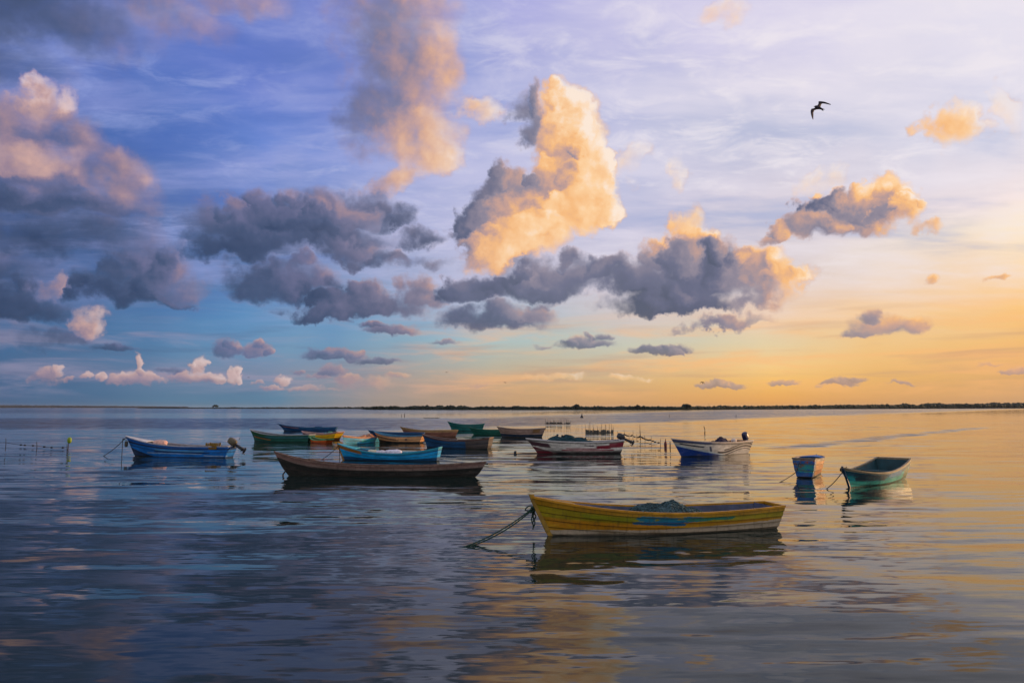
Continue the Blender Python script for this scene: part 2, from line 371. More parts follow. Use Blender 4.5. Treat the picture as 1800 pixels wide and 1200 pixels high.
def finish_group():
    gr = bpy.data.node_groups.new("cloud_light", 'ShaderNodeTree')
    for nm, ty in (("D", 'NodeSocketFloat'), ("T", 'NodeSocketFloat'), ("Relief", 'NodeSocketFloat'), ("Edge", 'NodeSocketFloat'), ("Side", 'NodeSocketFloat'),
                   ("Soft", 'NodeSocketFloat'), ("Glow", 'NodeSocketFloat'), ("Sky", 'NodeSocketColor')):
        gr.interface.new_socket(name=nm, in_out='INPUT', socket_type=ty)
    gr.interface.new_socket(name="Color", in_out='OUTPUT', socket_type='NodeSocketColor')
    h = NT(gr)
    gi = h.new('NodeGroupInput').outputs
    T, sky = gi["T"], gi["Sky"]
    Dn = h.m('ADD', gi["D"], h.m('MULTIPLY', gi["Edge"], h.m('MULTIPLY_ADD', gi["Soft"], -0.3, 1.0)))
    mask = h.mapr(Dn, h.m('MULTIPLY_ADD', gi["Soft"], -0.16, -0.20), h.m('MULTIPLY_ADD', gi["Soft"], 0.34, 0.44))
    keep = h.mapr(T, 0.05, 0.7, 0.45, 1.0)
    rim = h.m('MULTIPLY', h.mapr(Dn, 0.45, -0.1), 0.08)
    tone = h.m('MULTIPLY_ADD', h.m('ADD', gi["Relief"], rim), keep, T)
    cool = h.ramp(tone, [(0.0, (48, 64, 94)), (.22, (70, 84, 116)), (.42, (106, 108, 142)), (.62, (160, 134, 146)), (.8, (206, 166, 156)), (1.0, (238, 206, 196))])
    warm = h.ramp(tone, [(0.0, (80, 88, 110)), (.2, (102, 106, 132)), (.4, (148, 138, 152)), (.56, (204, 162, 146)), (.72, (248, 188, 126)), (.86, (255, 210, 158)), (1.0, (255, 234, 214))])
    ccol = h.mixc(gi["Side"], cool, warm)
    # far clouds sink into the glow near the horizon
    ccol = h.mixc(gi["Glow"], ccol, sky)
    go = h.new('NodeGroupOutput')
    h.put(go.inputs["Color"], h.mixc(h.m('MULTIPLY', mask, h.m('MULTIPLY_ADD', gi["Soft"], -0.06, 0.97)), sky, ccol))
    return gr
FINISH = finish_group()

def cell(a0, a1, e0, e1):
    def hit(b, m):
        a, e, ra, re = ell(b)
        c, s_ = abs(math.cos(R(b[4]))), abs(math.sin(R(b[4])))
        k = 1.4 if b[8] > 0.6 else 1.8
        ha, he = (ra * c + re * s_) * k + m, (re * c + ra * s_) * k + m
        return a - ha < a1 and a + ha > a0 and e - he < e1 and e + he > e0
    lb, ls = [b for b in big if hit(b, 2.3)], [b for b in sml if hit(b, 0.9)]
    if not lb and not ls:
        return background(sky)
    gr = bpy.data.node_groups.new("cloud_cell", 'ShaderNodeTree')
    for nm in ("P_big", "P_sml"):
        gr.interface.new_socket(name=nm, in_out='INPUT', socket_type='NodeSocketVector')
    gr.interface.new_socket(name="D", in_out='OUTPUT', socket_type='NodeSocketFloat')
    gr.interface.new_socket(name="T", in_out='OUTPUT', socket_type='NodeSocketFloat')
    h = NT(gr)
    gi = h.new('NodeGroupInput').outputs
    D, T = blobs(h, lb, gi["P_big"], -3.0, 0.45)
    D, T = blobs(h, ls, gi["P_sml"], D, T)
    go = h.new('NodeGroupOutput')
    h.put(go.inputs["D"], D); h.put(go.inputs["T"], T)
    nd = g.new('ShaderNodeGroup', node_tree=gr)
    g.put(nd.inputs["P_big"], P_big); g.put(nd.inputs["P_sml"], P_sml)
    fn = g.new('ShaderNodeGroup', node_tree=FINISH)
    for nm, v in (("D", nd.outputs["D"]), ("T", nd.outputs["T"]), ("Relief", relief), ("Edge", edge_n), ("Side", side), ("Soft", soft), ("Glow", glow), ("Sky", sky)):
        g.put(fn.inputs[nm], v)
    return background(fn.outputs[0])

def mix_shader(f, a, b):
    nd = g.new('ShaderNodeMixShader')
    g.put(nd.inputs[0], f); g.l.new(a, nd.inputs[1]); g.l.new(b, nd.inputs[2])
    return nd.outputs[0]

def row(e0, e1, edges):
    """cells side by side, joined at bearings where neighbouring cells hold the same clouds"""
    def part(i, j):
        if j - i == 1:
            return cell(edges[i], edges[j], e0, e1)
        k = (i + j) // 2
        l_ = part(i, k)
        r_ = part(k, j)
        return mix_shader(g.m('GREATER_THAN', AZ, edges[k]), l_, r_)
    return part(0, len(edges) - 1)
ea = [-180, -24, -15, -6, 3, 12, 21, 180]
low = row(-90, 4.2, [-180, -20, -6, 10, 180])
mid = row(4.2, 9.5, ea)
high = row(9.5, 17.0, ea)
top = row(17.0, 90, [-180, -24, -12, 0, 10, 24, 180])
front = mix_shader(g.m('GREATER_THAN', EL, 9.5), mix_shader(g.m('GREATER_THAN', EL, 4.2), low, mid),
                   mix_shader(g.m('GREATER_THAN', EL, 17.0), high, top))

# the rest of the dome, out of view: made-up pale cloud brightened to light the boats, over some physical sky
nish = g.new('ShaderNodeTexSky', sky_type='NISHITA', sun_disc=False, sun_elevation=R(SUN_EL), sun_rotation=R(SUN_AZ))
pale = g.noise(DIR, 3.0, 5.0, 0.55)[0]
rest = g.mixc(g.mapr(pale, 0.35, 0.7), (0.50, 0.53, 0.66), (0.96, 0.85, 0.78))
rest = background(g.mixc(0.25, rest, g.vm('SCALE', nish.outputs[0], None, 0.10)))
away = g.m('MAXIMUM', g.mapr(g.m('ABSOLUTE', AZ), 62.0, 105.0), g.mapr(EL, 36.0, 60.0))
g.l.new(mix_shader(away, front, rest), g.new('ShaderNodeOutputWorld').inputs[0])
scene.world = world
world.cycles.sampling_method = 'MANUAL'
world.cycles.sample_map_resolution = 512

# ------------------------------------------------------------------ small helpers
def tag(o, label=None, cat=None, group=None, kind=None):
    if label: o['label'] = label
    if cat: o['category'] = cat
    if group: o['group'] = group
    if kind: o['kind'] = kind
    return o

def empty(name, loc=(0, 0, 0), rz=0.0):
    o = bpy.data.objects.new(name, None)
    o.empty_display_size = 0.3
    o.location = loc
    o.rotation_euler = (0, 0, rz)
    COL.objects.link(o)
    return o

def mesh_obj(name, bm, mats, parent=None, smooth=False, loc=None):
    me = bpy.data.meshes.new(name)
    bm.normal_update()
    bm.to_mesh(me)
    bm.free()
    for m_ in (mats if isinstance(mats, (list, tuple)) else [mats]):
        me.materials.append(m_)
    if smooth:
        for p in me.polygons:
            p.use_smooth = True
    o = bpy.data.objects.new(name, me)
    COL.objects.link(o)
    if parent is not None:
        o.parent = parent
    if loc is not None:
        o.location = loc
    return o

def principled(name):
    m_ = bpy.data.materials.new(name)
    m_.use_nodes = True
    t = m_.node_tree
    b = t.nodes['Principled BSDF']
    return m_, NT(t), b

# ------------------------------------------------------------------ water
def water_material():
    m_, n, b = principled("lagoon_water")
    b.inputs['Base Color'].default_value = (0.008, 0.020, 0.020, 1)
    b.inputs['IOR'].default_value = 1.23
    pos = n.new('ShaderNodeNewGeometry').outputs['Position']
    px, py, pz = n.sep(pos)
    def slopes(sx, sy, scale, det, rot=0.0, dist=0.0):
        mp = n.new('ShaderNodeMapping')
        n.put(mp.inputs[0], pos)
        mp.inputs['Rotation'].default_value = (0, 0, R(rot))
        mp.inputs['Scale'].default_value = (sx, sy, 1)
        c = n.noise(mp.outputs[0], scale, det, 0.5, dist)[1]
        return n.vm('SUBTRACT', c, (0.5, 0.5, 0.5))
    s1 = slopes(0.10, 0.42, 1.0, 1.0, 5, 0.3)       # long lazy undulation
    s2 = slopes(0.30, 1.5, 1.0, 1.0, -4, 0.5)       # ripples
    s3 = slopes(0.9, 4.4, 1.0, 1.0, 3, 0.4)         # fine ripples
    s4 = slopes(1.0, 3.0, 0.5, 4.0, 0)              # wind-ruffled patches
    # calm and breezy areas
    calm = n.mapr(n.noise(n.vm('MULTIPLY', pos, (0.03, 0.09, 1.0)), 1.0, 3.0, 0.55)[0], 0.36, 0.64)
    edge = n.m('MULTIPLY_ADD', n.m('MAXIMUM', px, -20.0), 1.29, 104.0)
    edge = n.m('MAXIMUM', edge, 92.0)
    rel = n.m('DIVIDE', n.m('ADD', py, n.m('MULTIPLY', n.m('SUBTRACT', n.noise(n.vm('MULTIPLY', pos, (0.01, 0.02, 0)), 1.0, 3.0)[0], 0.5), 30.0)), edge)
    ruf = n.m('MULTIPLY', n.mapr(rel, 0.97, 1.12), n.mapr(rel, 2.4, 1.6))
    ruf = n.m('ADD', ruf, n.m('MULTIPLY', n.mapr(rel, 3.2, 4.5), 0.45))
    ruf = n.m('MULTIPLY', ruf, n.mapr(n.noise(n.vm('MULTIPLY', pos, (0.004, 0.02, 0)), 1.0, 3.0)[0], 0.25, 0.6, 0.45, 1.0))
    # a drifting wind lane on the right
    la, lb = ground(1350, 790), ground(1730, 751)
    ld = (lb - la).normalized()
    rel_p = n.vm('SUBTRACT', pos, tuple(la))
    al = n.vm('DOT_PRODUCT', rel_p, tuple(ld))
    ac = n.m('ABSOLUTE', n.m('ADD', n.vm('DOT_PRODUCT', rel_p, (-ld.y, ld.x, 0.0)), n.m('MULTIPLY', n.m('SUBTRACT', n.noise(n.vm('MULTIPLY', pos, (0.12, 0.12, 0)), 1.0, 3.0)[0], 0.5), 3.0)))
    lane = n.m('MULTIPLY', n.mapr(ac, 1.7, 0.5), n.m('MULTIPLY', n.mapr(al, -4.0, 8.0), n.mapr(al, (lb - la).length + 8.0, (lb - la).length - 8.0)))
    ruf = n.m('MAXIMUM', ruf, n.m('MULTIPLY', lane, 0.8))
    near = n.mapr(py, 60.0, 8.0)
    s5 = slopes(2.6, 11.0, 1.0, 1.0, -6, 0.3)
    v = n.vm('SCALE', s1, None, 0.13)
    v = n.vm('ADD', v, n.vm('SCALE', s2, None, n.m('MULTIPLY_ADD', calm, 0.18, 0.10)))
    v = n.vm('ADD', v, n.vm('SCALE', s3, None, n.m('MULTIPLY', n.m('MULTIPLY_ADD', calm, 0.12, 0.05), n.m('MULTIPLY_ADD', near, 0.6, 0.4))))
    v = n.vm('ADD', v, n.vm('SCALE', s5, None, n.m('MULTIPLY', n.m('MULTIPLY_ADD', calm, 0.10, 0.02), near)))
    v = n.vm('ADD', v, n.vm('SCALE', s4, None, n.m('MULTIPLY', ruf, 1.0)))
    v = n.vm('MULTIPLY', v, (0.45, 1.0, 0.0))
    v = n.vm('ADD', v, n.vm('SCALE', (0.0, -0.11, 0.0), None, ruf))          # wind chop: steep faces lie towards the near bank
    nrm = n.vm('NORMALIZE', n.vm('ADD', v, (0, 0, 1)))
    n.put(b.inputs['Normal'], nrm)
    n.put(b.inputs['Roughness'], n.m('MULTIPLY_ADD', ruf, 0.12, 0.035))
    return m_

def build_water():
    bm = bmesh.new()
    bmesh.ops.create_grid(bm, x_segments=24, y_segments=24, size=14000)
    o = mesh_obj("water", bm, water_material())
    tag(o, kind='structure', label="calm lagoon water with soft ripples", cat="water")
build_water()

# ------------------------------------------------------------------ materials
def plain(name, c, rough=0.6, var=0.25, scale=6.0, metal=0.0, bump=0.0):
    """a painted / woven / worn surface with uneven tone"""
    m_, n, b = principled(name)
    tc = n.new('ShaderNodeTexCoord').outputs['Object']
    a = n.noise(tc, scale, 5.0, 0.6)[0]
    c = lin(c)
    dark = tuple(v * (1 - var) for v in c)
    lite = tuple(min(1, v * (1 + var)) for v in c)
    n.put(b.inputs['Base Color'], n.mixc(n.mapr(a, 0.3, 0.7), dark, lite))
    b.inputs['Roughness'].default_value = rough
    b.inputs['Metallic'].default_value = metal
    if bump:
        bp = n.new('ShaderNodeBump')
        bp.inputs['Strength'].default_value = 1.0
        bp.inputs['Distance'].default_value = bump
        n.put(bp.inputs['Height'], n.noise(tc, scale * 4, 4.0, 0.6)[0])
        n.put(b.inputs['Normal'], bp.outputs[0])
    return m_

def hull_paint(name, base, bands=(), wood=(88, 74, 62), wear=0.25, grime=0.5, patches=(), rough=0.45, seams=6):
    """painted planking. uv.x runs bow to stern, uv.y keel to rail.
    bands: (v0, v1, colour, slope, wave amplitude, u0, u1); patches: (u0, u1, v0, v1, colour)"""
    m_, n, b = principled(name)
    uv = n.new('ShaderNodeUVMap', uv_map='uv').outputs[0]
    pv = n.sep(n.new('ShaderNodeUVMap', uv_map='plank').outputs[0])[1]
    ob = n.new('ShaderNodeTexCoord').outputs['Object']
    u, v, _ = n.sep(uv)
    long_ = n.vm('MULTIPLY', ob, (1.0, 3.0, 5.0))
    na = n.noise(long_, 1.6, 5.0, 0.62)[0]
    nb = n.noise(long_, 6.0, 5.0, 0.65)[0]
    nc = n.noise(n.vm('MULTIPLY', ob, (6.0, 6.0, 1.0)), 2.2, 4.0, 0.6)[0]      # vertical streaks
    vj = n.m('MULTIPLY_ADD', n.m('SUBTRACT', nb, 0.5), 0.05, v)
    c = n.mixc(n.mapr(na, 0.35, 0.68), tuple(x * 0.85 for x in lin(base)), tuple(min(1, x * 1.35) for x in lin(base)))
    for bd in bands:
        v0, v1, bc = bd[:3]
        slope = bd[3] if len(bd) > 3 else 0.0
        amp = bd[4] if len(bd) > 4 else 0.0
        u0, u1 = (bd[5], bd[6]) if len(bd) > 6 else (-1.0, 2.0)
        w = n.m('MULTIPLY_ADD', u, -slope, vj)
        if amp:
            w = n.m('MULTIPLY_ADD', n.m('SINE', n.m('MULTIPLY', u, 9.0)), amp, w)
        k = n.m('MULTIPLY', n.mapr(w, v0 - 0.012, v0 + 0.012), n.mapr(w, v1 + 0.012, v1 - 0.012))
        if u0 > -1:
            k = n.m('MULTIPLY', k, n.m('MULTIPLY', n.mapr(u, u0 - 0.012, u0 + 0.012), n.mapr(u, u1 + 0.012, u1 - 0.012)))
        c = n.mixc(k, c, n.mixc(n.mapr(na, 0.3, 0.7), tuple(x * 0.85 for x in lin(bc)), tuple(min(1, x * 1.25) for x in lin(bc))))
    for (u0, u1, v0, v1, pc) in patches:
        k = n.m('MULTIPLY', n.mapr(u, u0 - 0.04, u0 + 0.05), n.mapr(u, u1 + 0.04, u1 - 0.05))
        k = n.m('MULTIPLY', k, n.m('MULTIPLY', n.mapr(v, v0 - 0.04, v0 + 0.03), n.mapr(v, v1 + 0.04, v1 - 0.03)))
        k = n.mapr(n.m('ADD', k, n.m('MULTIPLY', n.m('SUBTRACT', n.noise(n.vm('MULTIPLY', ob, (1.0, 2.0, 4.0)), 3.0, 5.0, 0.7)[0], 0.5), 3.4)), 0.55, 0.75)
        c = n.mixc(k, c, lin(pc))
    # rubbed and sun-bleached areas
    nd_ = n.noise(n.vm('MULTIPLY', ob, (0.7, 2.0, 2.5)), 1.3, 4.0, 0.6)[0]
    c = n.mixc(n.m('MULTIPLY', n.mapr(nd_, 0.52, 0.74), 0.16), c, tuple(min(1, x * 0.6 + 0.12) for x in lin(base)))
    c = n.mixc(n.m('MULTIPLY', n.mapr(nd_, 0.46, 0.28), 0.45), c, tuple(x * 0.45 for x in lin(base)))
    # dirt caught under each plank edge
    fr = n.m('ABSOLUTE', n.m('SUBTRACT', n.m('FRACT', n.m('MULTIPLY_ADD', pv, float(seams), 0.5)), 0.5))
    seam = n.m('MULTIPLY', n.mapr(fr, 0.10, 0.02), n.mapr(nb, 0.25, 0.5, 0.35, 0.9))
    c = n.mixc(seam, c, tuple(x * 0.22 for x in lin(base)))
    # chipped paint showing timber, dirt streaks, and slime near the waterline
    chip = n.mapr(nb, 0.72 - wear * 0.35, 0.78 - wear * 0.30)
    c = n.mixc(n.m('MULTIPLY', chip, min(1.0, 0.35 + wear)), c, lin(wood))
    c = n.mixc(n.m('MULTIPLY', n.mapr(nc, 0.48, 0.72), grime * 0.55), c, lin((52, 46, 40)))
    oz = n.sep(ob)[2]
    wl = n.mapr(n.m('ADD', oz, n.m('MULTIPLY', n.m('SUBTRACT', nb, 0.5), 0.06)), 0.055, 0.015)
    c = n.mixc(n.m('MULTIPLY', wl, 0.75), c, lin((34, 36, 30)))
    n.put(b.inputs['Base Color'], c)
    n.put(b.inputs['Roughness'], n.m('MULTIPLY_ADD', na, 0.3, rough - 0.1))
    bp = n.new('ShaderNodeBump')
    bp.inputs['Distance'].default_value = 0.006
    n.put(bp.inputs['Height'], nb)
    n.put(b.inputs['Normal'], bp.outputs[0])
    return m_

ROPE_GREEN = plain("green_rope", (30, 62, 54), 0.85, 0.3, 30)
ROPE_DARK = plain("dark_rope", (48, 44, 46), 0.85, 0.3, 30)
MOTOR = plain("motor_casing", (46, 48, 56), 0.35, 0.2, 8)
MOTOR_OLIVE = plain("olive_motor_casing", (92, 84, 66), 0.4, 0.2, 8)
MOTOR_BLUE = plain("navy_motor_casing", (34, 40, 78), 0.35, 0.2, 8)
STEEL = plain("worn_steel", (110, 112, 116), 0.4, 0.3, 12, 0.6)
TIMBER_DARK = plain("dark_timber", (66, 56, 48), 0.8, 0.35, 9)
TIMBER = plain("weathered_timber", (128, 104, 80), 0.75, 0.3, 9)

# ------------------------------------------------------------------ mesh helpers
def add_tube(bm, pts, r, sides=6, mat=0, taper=None):
    pts = [Vector(p) for p in pts]
    rings = []
    up = Vector((0, 0, 1))
    for i, p in enumerate(pts):
        d = (pts[min(i + 1, len(pts) - 1)] - pts[max(i - 1, 0)])
        if d.length < 1e-9: d = Vector((1, 0, 0))
        d.normalize()
        a = d.cross(up)
        if a.length < 1e-3: a = d.cross(Vector((0, 1, 0)))
        a.normalize(); b_ = d.cross(a).normalized()
        rr = r if taper is None else r * (1 + (taper - 1) * i / max(1, len(pts) - 1))
        rings.append([bm.verts.new(p + a * (rr * math.cos(2 * math.pi * k / sides)) + b_ * (rr * math.sin(2 * math.pi * k / sides))) for k in range(sides)])
    for i in range(len(rings) - 1):
        for k in range(sides):
            f = bm.faces.new((rings[i][k], rings[i][(k + 1) % sides], rings[i + 1][(k + 1) % sides], rings[i + 1][k]))
            f.material_index = mat; f.smooth = True
    for rg in (rings[0][::-1], rings[-1]):
        bm.faces.new(rg).material_index = mat

def add_box(bm, lo, hi, mat=0, M=None, bevel=0.0):
    x0, y0, z0 = lo; x1, y1, z1 = hi
    vs_ = [bm.verts.new(Vector(p) if M is None else M @ Vector(p)) for p in
           ((x0, y0, z0), (x1, y0, z0), (x1, y1, z0), (x0, y1, z0), (x0, y0, z1), (x1, y0, z1), (x1, y1, z1), (x0, y1, z1))]
    fs = [bm.faces.new([vs_[i] for i in q]) for q in ((0, 3, 2, 1), (4, 5, 6, 7), (0, 1, 5, 4), (1, 2, 6, 5), (2, 3, 7, 6), (3, 0, 4, 7))]
    for f in fs: f.material_index = mat
    if bevel:
        es = list({e for f in fs for e in f.edges})
        bmesh.ops.bevel(bm, geom=es, offset=bevel, segments=2, affect='EDGES', profile=0.6)

def add_super(bm, c, r, n1=0.6, n2=0.6, M=None, seg=14, ring=9, mat=0, wob=0.0, seed=0):
    """rounded lump (superellipsoid)"""
    def p_(v, e): return math.copysign(abs(v) ** e, v)
    rows = []
    for i in range(ring + 1):
        a = -math.pi / 2 + math.pi * i / ring
        row_ = []
        for k in range(seg):
            b_ = 2 * math.pi * k / seg
            q = Vector((r[0] * p_(math.cos(a), n1) * p_(math.cos(b_), n2), r[1] * p_(math.cos(a), n1) * p_(math.sin(b_), n2), r[2] * p_(math.sin(a), n1)))
            if wob:
                q *= 1 + wob * mnoise.noise(q * (2.2 / max(r)) + Vector((seed, seed * 1.7, 0)))
            q += Vector(c)
            row_.append(bm.verts.new(q if M is None else M @ q))
        rows.append(row_)
    for i in range(ring):
        for k in range(seg):
            f = bm.faces.new((rows[i][k], rows[i][(k + 1) % seg], rows[i + 1][(k + 1) % seg], rows[i + 1][k]))
            f.material_index = mat; f.smooth = True
    bmesh.ops.remove_doubles(bm, verts=rows[0] + rows[-1], dist=1e-5)

# ------------------------------------------------------------------ boats
class Hull:
    """a small open boat: bow towards local -x, waterline at z = 0"""
    def __init__(self, L, beam, bow, mid, stern, rake, srake=0.1, draft=0.30, wt=0.6, um=0.55, ub=0.55, planks=6, lap=0.014, curve=1.4, flare=0.32, thick=0.03, full=1.05, bowp=2.0):
        self.__dict__.update(locals())
    def sheer(self, u):
        if u < self.um:
            t = (self.um - u) / self.um
            return self.mid + (self.bow - self.mid) * t ** self.bowp
        t = (u - self.um) / (1 - self.um)
        return self.mid + (self.stern - self.mid) * t ** 1.8
    def half(self, u):
        B = self.beam / 2
        if u < self.ub:
            return B * max(0.0, math.sin(math.pi / 2 * min(1, u / self.ub))) ** 0.78
        t = (u - self.ub) / (1 - self.ub)
        return B * (1 - (1 - self.wt) * t ** 2.1) if self.wt > 0 else B * max(0.0, math.cos(math.pi / 2 * t)) ** 0.72
    def point(self, u, v, off=0.0, inset=0.0):
        zs = self.sheer(u)
        z = -self.draft + (zs + self.draft) * v
        def stem(zz, top, rk):
            if zz >= 0: return rk * (zz / max(top, 0.01)) ** self.curve
            return -0.35 * (-zz / self.draft)
        zb = -self.draft + (self.bow + self.draft) * v
        ze = -self.draft + (self.stern + self.draft) * v
        xb = -self.L / 2 - stem(zb, self.bow, self.rake)
        xs = self.L / 2 + stem(ze, self.stern, self.srake)
        x = xb + (xs - xb) * u
        e = self.full - (self.full - self.flare) * min(1, u / 0.35) ** 0.8
        if self.wt <= 0: e = min(1.0, e + 0.5 * max(0, (u - 0.7) / 0.3))
        y = self.half(u) * (max(v, 0.0) ** e) + off
        y = max(0.0, y - inset)
        return Vector((x, y, z))

def lofted_hull(h, mats, name, root, inner=True, stations=26, floor_z=0.05):
    bm = bmesh.new()
    uvl = bm.loops.layers.uv.new("uv")
    pll = bm.loops.layers.uv.new("plank")
    def vis(u, v):
        """height as a share of the visible side: 0 at the waterline, 1 at the rail"""
        zs = h.sheer(min(1.0, u))
        return (-h.draft + (zs + h.draft) * v) / zs
    us = [(i / stations) ** 1.25 for i in range(stations + 1)]
    # rows of (v, outward offset): each plank laps over the one below it
    rows = []
    for j in range(h.planks):
        rows.append((j / h.planks, h.lap if j else 0.0))
        rows.append(((j + 1) / h.planks - 0.004, 0.0))
    rows.append((1.0, 0.0))
    def quad(a, b_, c, d, uvs, mi, flip):
        vs_ = [a, b_, c, d]
        if flip: vs_ = vs_[::-1]; uvs = uvs[::-1]
        if len(set(vs_)) < 3: return
        try:
            f = bm.faces.new(vs_)
        except ValueError:
            return
        f.material_index = mi; f.smooth = False
        for l_, q in zip(f.loops, uvs):
            l_[uvl].uv = (q[0], vis(*q)) if mi == 0 else q
            l_[pll].uv = q
    tops = {}
    for s in (-1, 1):
        grid = []
        for u in us:
            fade = min(1.0, u / 0.12)
            grid.append([bm.verts.new(Vector((p.x, s * p.y, p.z))) for p in (h.point(u, v, o * fade) for v, o in rows)])
        for i in range(len(us) - 1):
            for j in range(len(rows) - 1):
                quad(grid[i][j], grid[i + 1][j], grid[i + 1][j + 1], grid[i][j + 1],
                     [(us[i], rows[j][0]), (us[i + 1], rows[j][0]), (us[i + 1], rows[j + 1][0]), (us[i], rows[j + 1][0])], 0, s > 0)
        tops[s] = grid
    # transom
    if h.wt > 0:
        L_, R_ = tops[-1][-1], tops[1][-1]
        for j in range(len(rows) - 1):
            quad(L_[j], R_[j], R_[j + 1], L_[j + 1], [(0.97, rows[j][0]), (1.03, rows[j][0]), (1.03, rows[j + 1][0]), (0.97, rows[j + 1][0])], 0, True)
    if inner:
        ins = {}
        iu = [u for u in us if 0.03 < u < (0.985 if h.wt > 0 else 0.96)]
        for s in (-1, 1):
            grid = []
            for u in iu:
                v0 = min(0.9, (floor_z + h.draft) / (h.sheer(u) + h.draft))
                colm = []
                for k in range(5):
                    v = v0 + (1.0 - v0) * k / 4
                    p = h.point(u, v, 0.0, h.thick)
                    colm.append(bm.verts.new(Vector((p.x, s * p.y, p.z - (0.0 if k < 4 else 0.002)))))
                grid.append(colm)
            for i in range(len(iu) - 1):
                for j in range(4):
                    quad(grid[i][j], grid[i + 1][j], grid[i + 1][j + 1], grid[i][j + 1], [(iu[i], .5)] * 4, 1, s < 0)
            ins[s] = grid
        for i in range(len(iu) - 1):
            quad(ins[-1][i][0], ins[-1][i + 1][0], ins[1][i + 1][0], ins[1][i][0], [(iu[i], 0.3)] * 4, 1, False)
        for i_, fl in ((0, True), (-1, False)):
            for j in range(4):
                quad(ins[-1][i_][j], ins[1][i_][j], ins[1][i_][j + 1], ins[-1][i_][j + 1], [(0.5, .5)] * 4, 1, fl)
    bmesh.ops.remove_doubles(bm, verts=bm.verts, dist=0.0004)
    bmesh.ops.recalc_face_normals(bm, faces=[f for f in bm.faces if f.material_index == 0])
    return mesh_obj(name, bm, mats, root)

def gunwale(h, mat, root, w=0.055, t=0.045, name='gunwale', out=0.018):
    bm = bmesh.new()
    n_ = 26
    for s in (-1, 1):
        prev = None
        for i in range(n_ + 1):
            u = (i / n_) ** 1.2
            p = h.point(u, 1.0)
            y1 = p.y + out
            y0 = max(0.0, p.y - w + out)
            vs_ = [bm.verts.new(Vector((p.x, s * yy, p.z + zz))) for yy, zz in ((y1, -t + 0.012), (y1, 0.012), (y0, 0.012), (y0, -t + 0.012))]
            if prev:
                for k in range(4):
                    q = (prev[k], vs_[k], vs_[(k + 1) % 4], prev[(k + 1) % 4])
                    bm.faces.new(q if s > 0 else q[::-1])
            else:
                bm.faces.new(vs_)
            prev = vs_
        bm.faces.new(prev)
    if h.wt > 0:
        p = h.point(1.0, 1.0)
        add_box(bm, (p.x - 0.035, -p.y + 0.04, p.z - 0.04), (p.x + 0.02, p.y - 0.04, p.z + 0.009))
    bmesh.ops.recalc_face_normals(bm, faces=bm.faces)
    return mesh_obj(name, bm, mat, root)

def thwart(h, u, mat, root, drop=0.14, w=0.22, name='seat'):
    z = h.sheer(u) - drop
    v = (z + h.draft) / (h.sheer(u) + h.draft)
    p = h.point(u, v, 0.0, h.thick + 0.012)
    bm = bmesh.new()
    add_box(bm, (p.x - w / 2, -p.y, z - 0.035), (p.x + w / 2, p.y, z), bevel=0.006)
    return mesh_obj(name, bm, mat, root)

def foredeck(h, u1, mat, root, name='foredeck'):
    bm = bmesh.new()
    prev = None
    for i in range(9):
        u = 0.01 + (u1 - 0.01) * i / 8
        p = h.point(u, 1.0)
        y = max(0.004, p.y - 0.03)
        z = p.z - 0.012
        cur = [bm.verts.new(Vector((p.x, yy, z + 0.03 * (1 - (yy / max(y, .01)) ** 2)))) for yy in (-y, -y / 2, 0, y / 2, y)]
        if prev:
            for k in range(4):
                bm.faces.new((prev[k], cur[k], cur[k + 1], prev[k + 1]))
        prev = cur
    r = bmesh.ops.extrude_face_region(bm, geom=list(bm.faces))
    for v_ in [e for e in r['geom'] if isinstance(e, bmesh.types.BMVert)]:
        v_.co.z -= 0.03
    bmesh.ops.recalc_face_normals(bm, faces=bm.faces)
    return mesh_obj(name, bm, mat, root)

def stem_post(h, mat, root, w=0.05, extra=0.04, name='stem_post'):
    bm = bmesh.new()
    prev = None
    for i in range(11):
        v = 0.05 + 0.95 * i / 10
        p = h.point(0.0, v)
        z = p.z + (extra if i == 10 else 0)
        cur = [bm.verts.new(Vector((p.x + dx_, s * w / 2, z))) for dx_, s in ((-0.035, -1), (-0.035, 1), (0.07, 1), (0.07, -1))]
        if prev:
            for k in range(4): bm.faces.new((prev[k], prev[(k + 1) % 4], cur[(k + 1) % 4], cur[k]))
        else:
            bm.faces.new(cur[::-1])
        prev = cur
    bm.faces.new(prev)
    return mesh_obj(name, bm, mat, root)

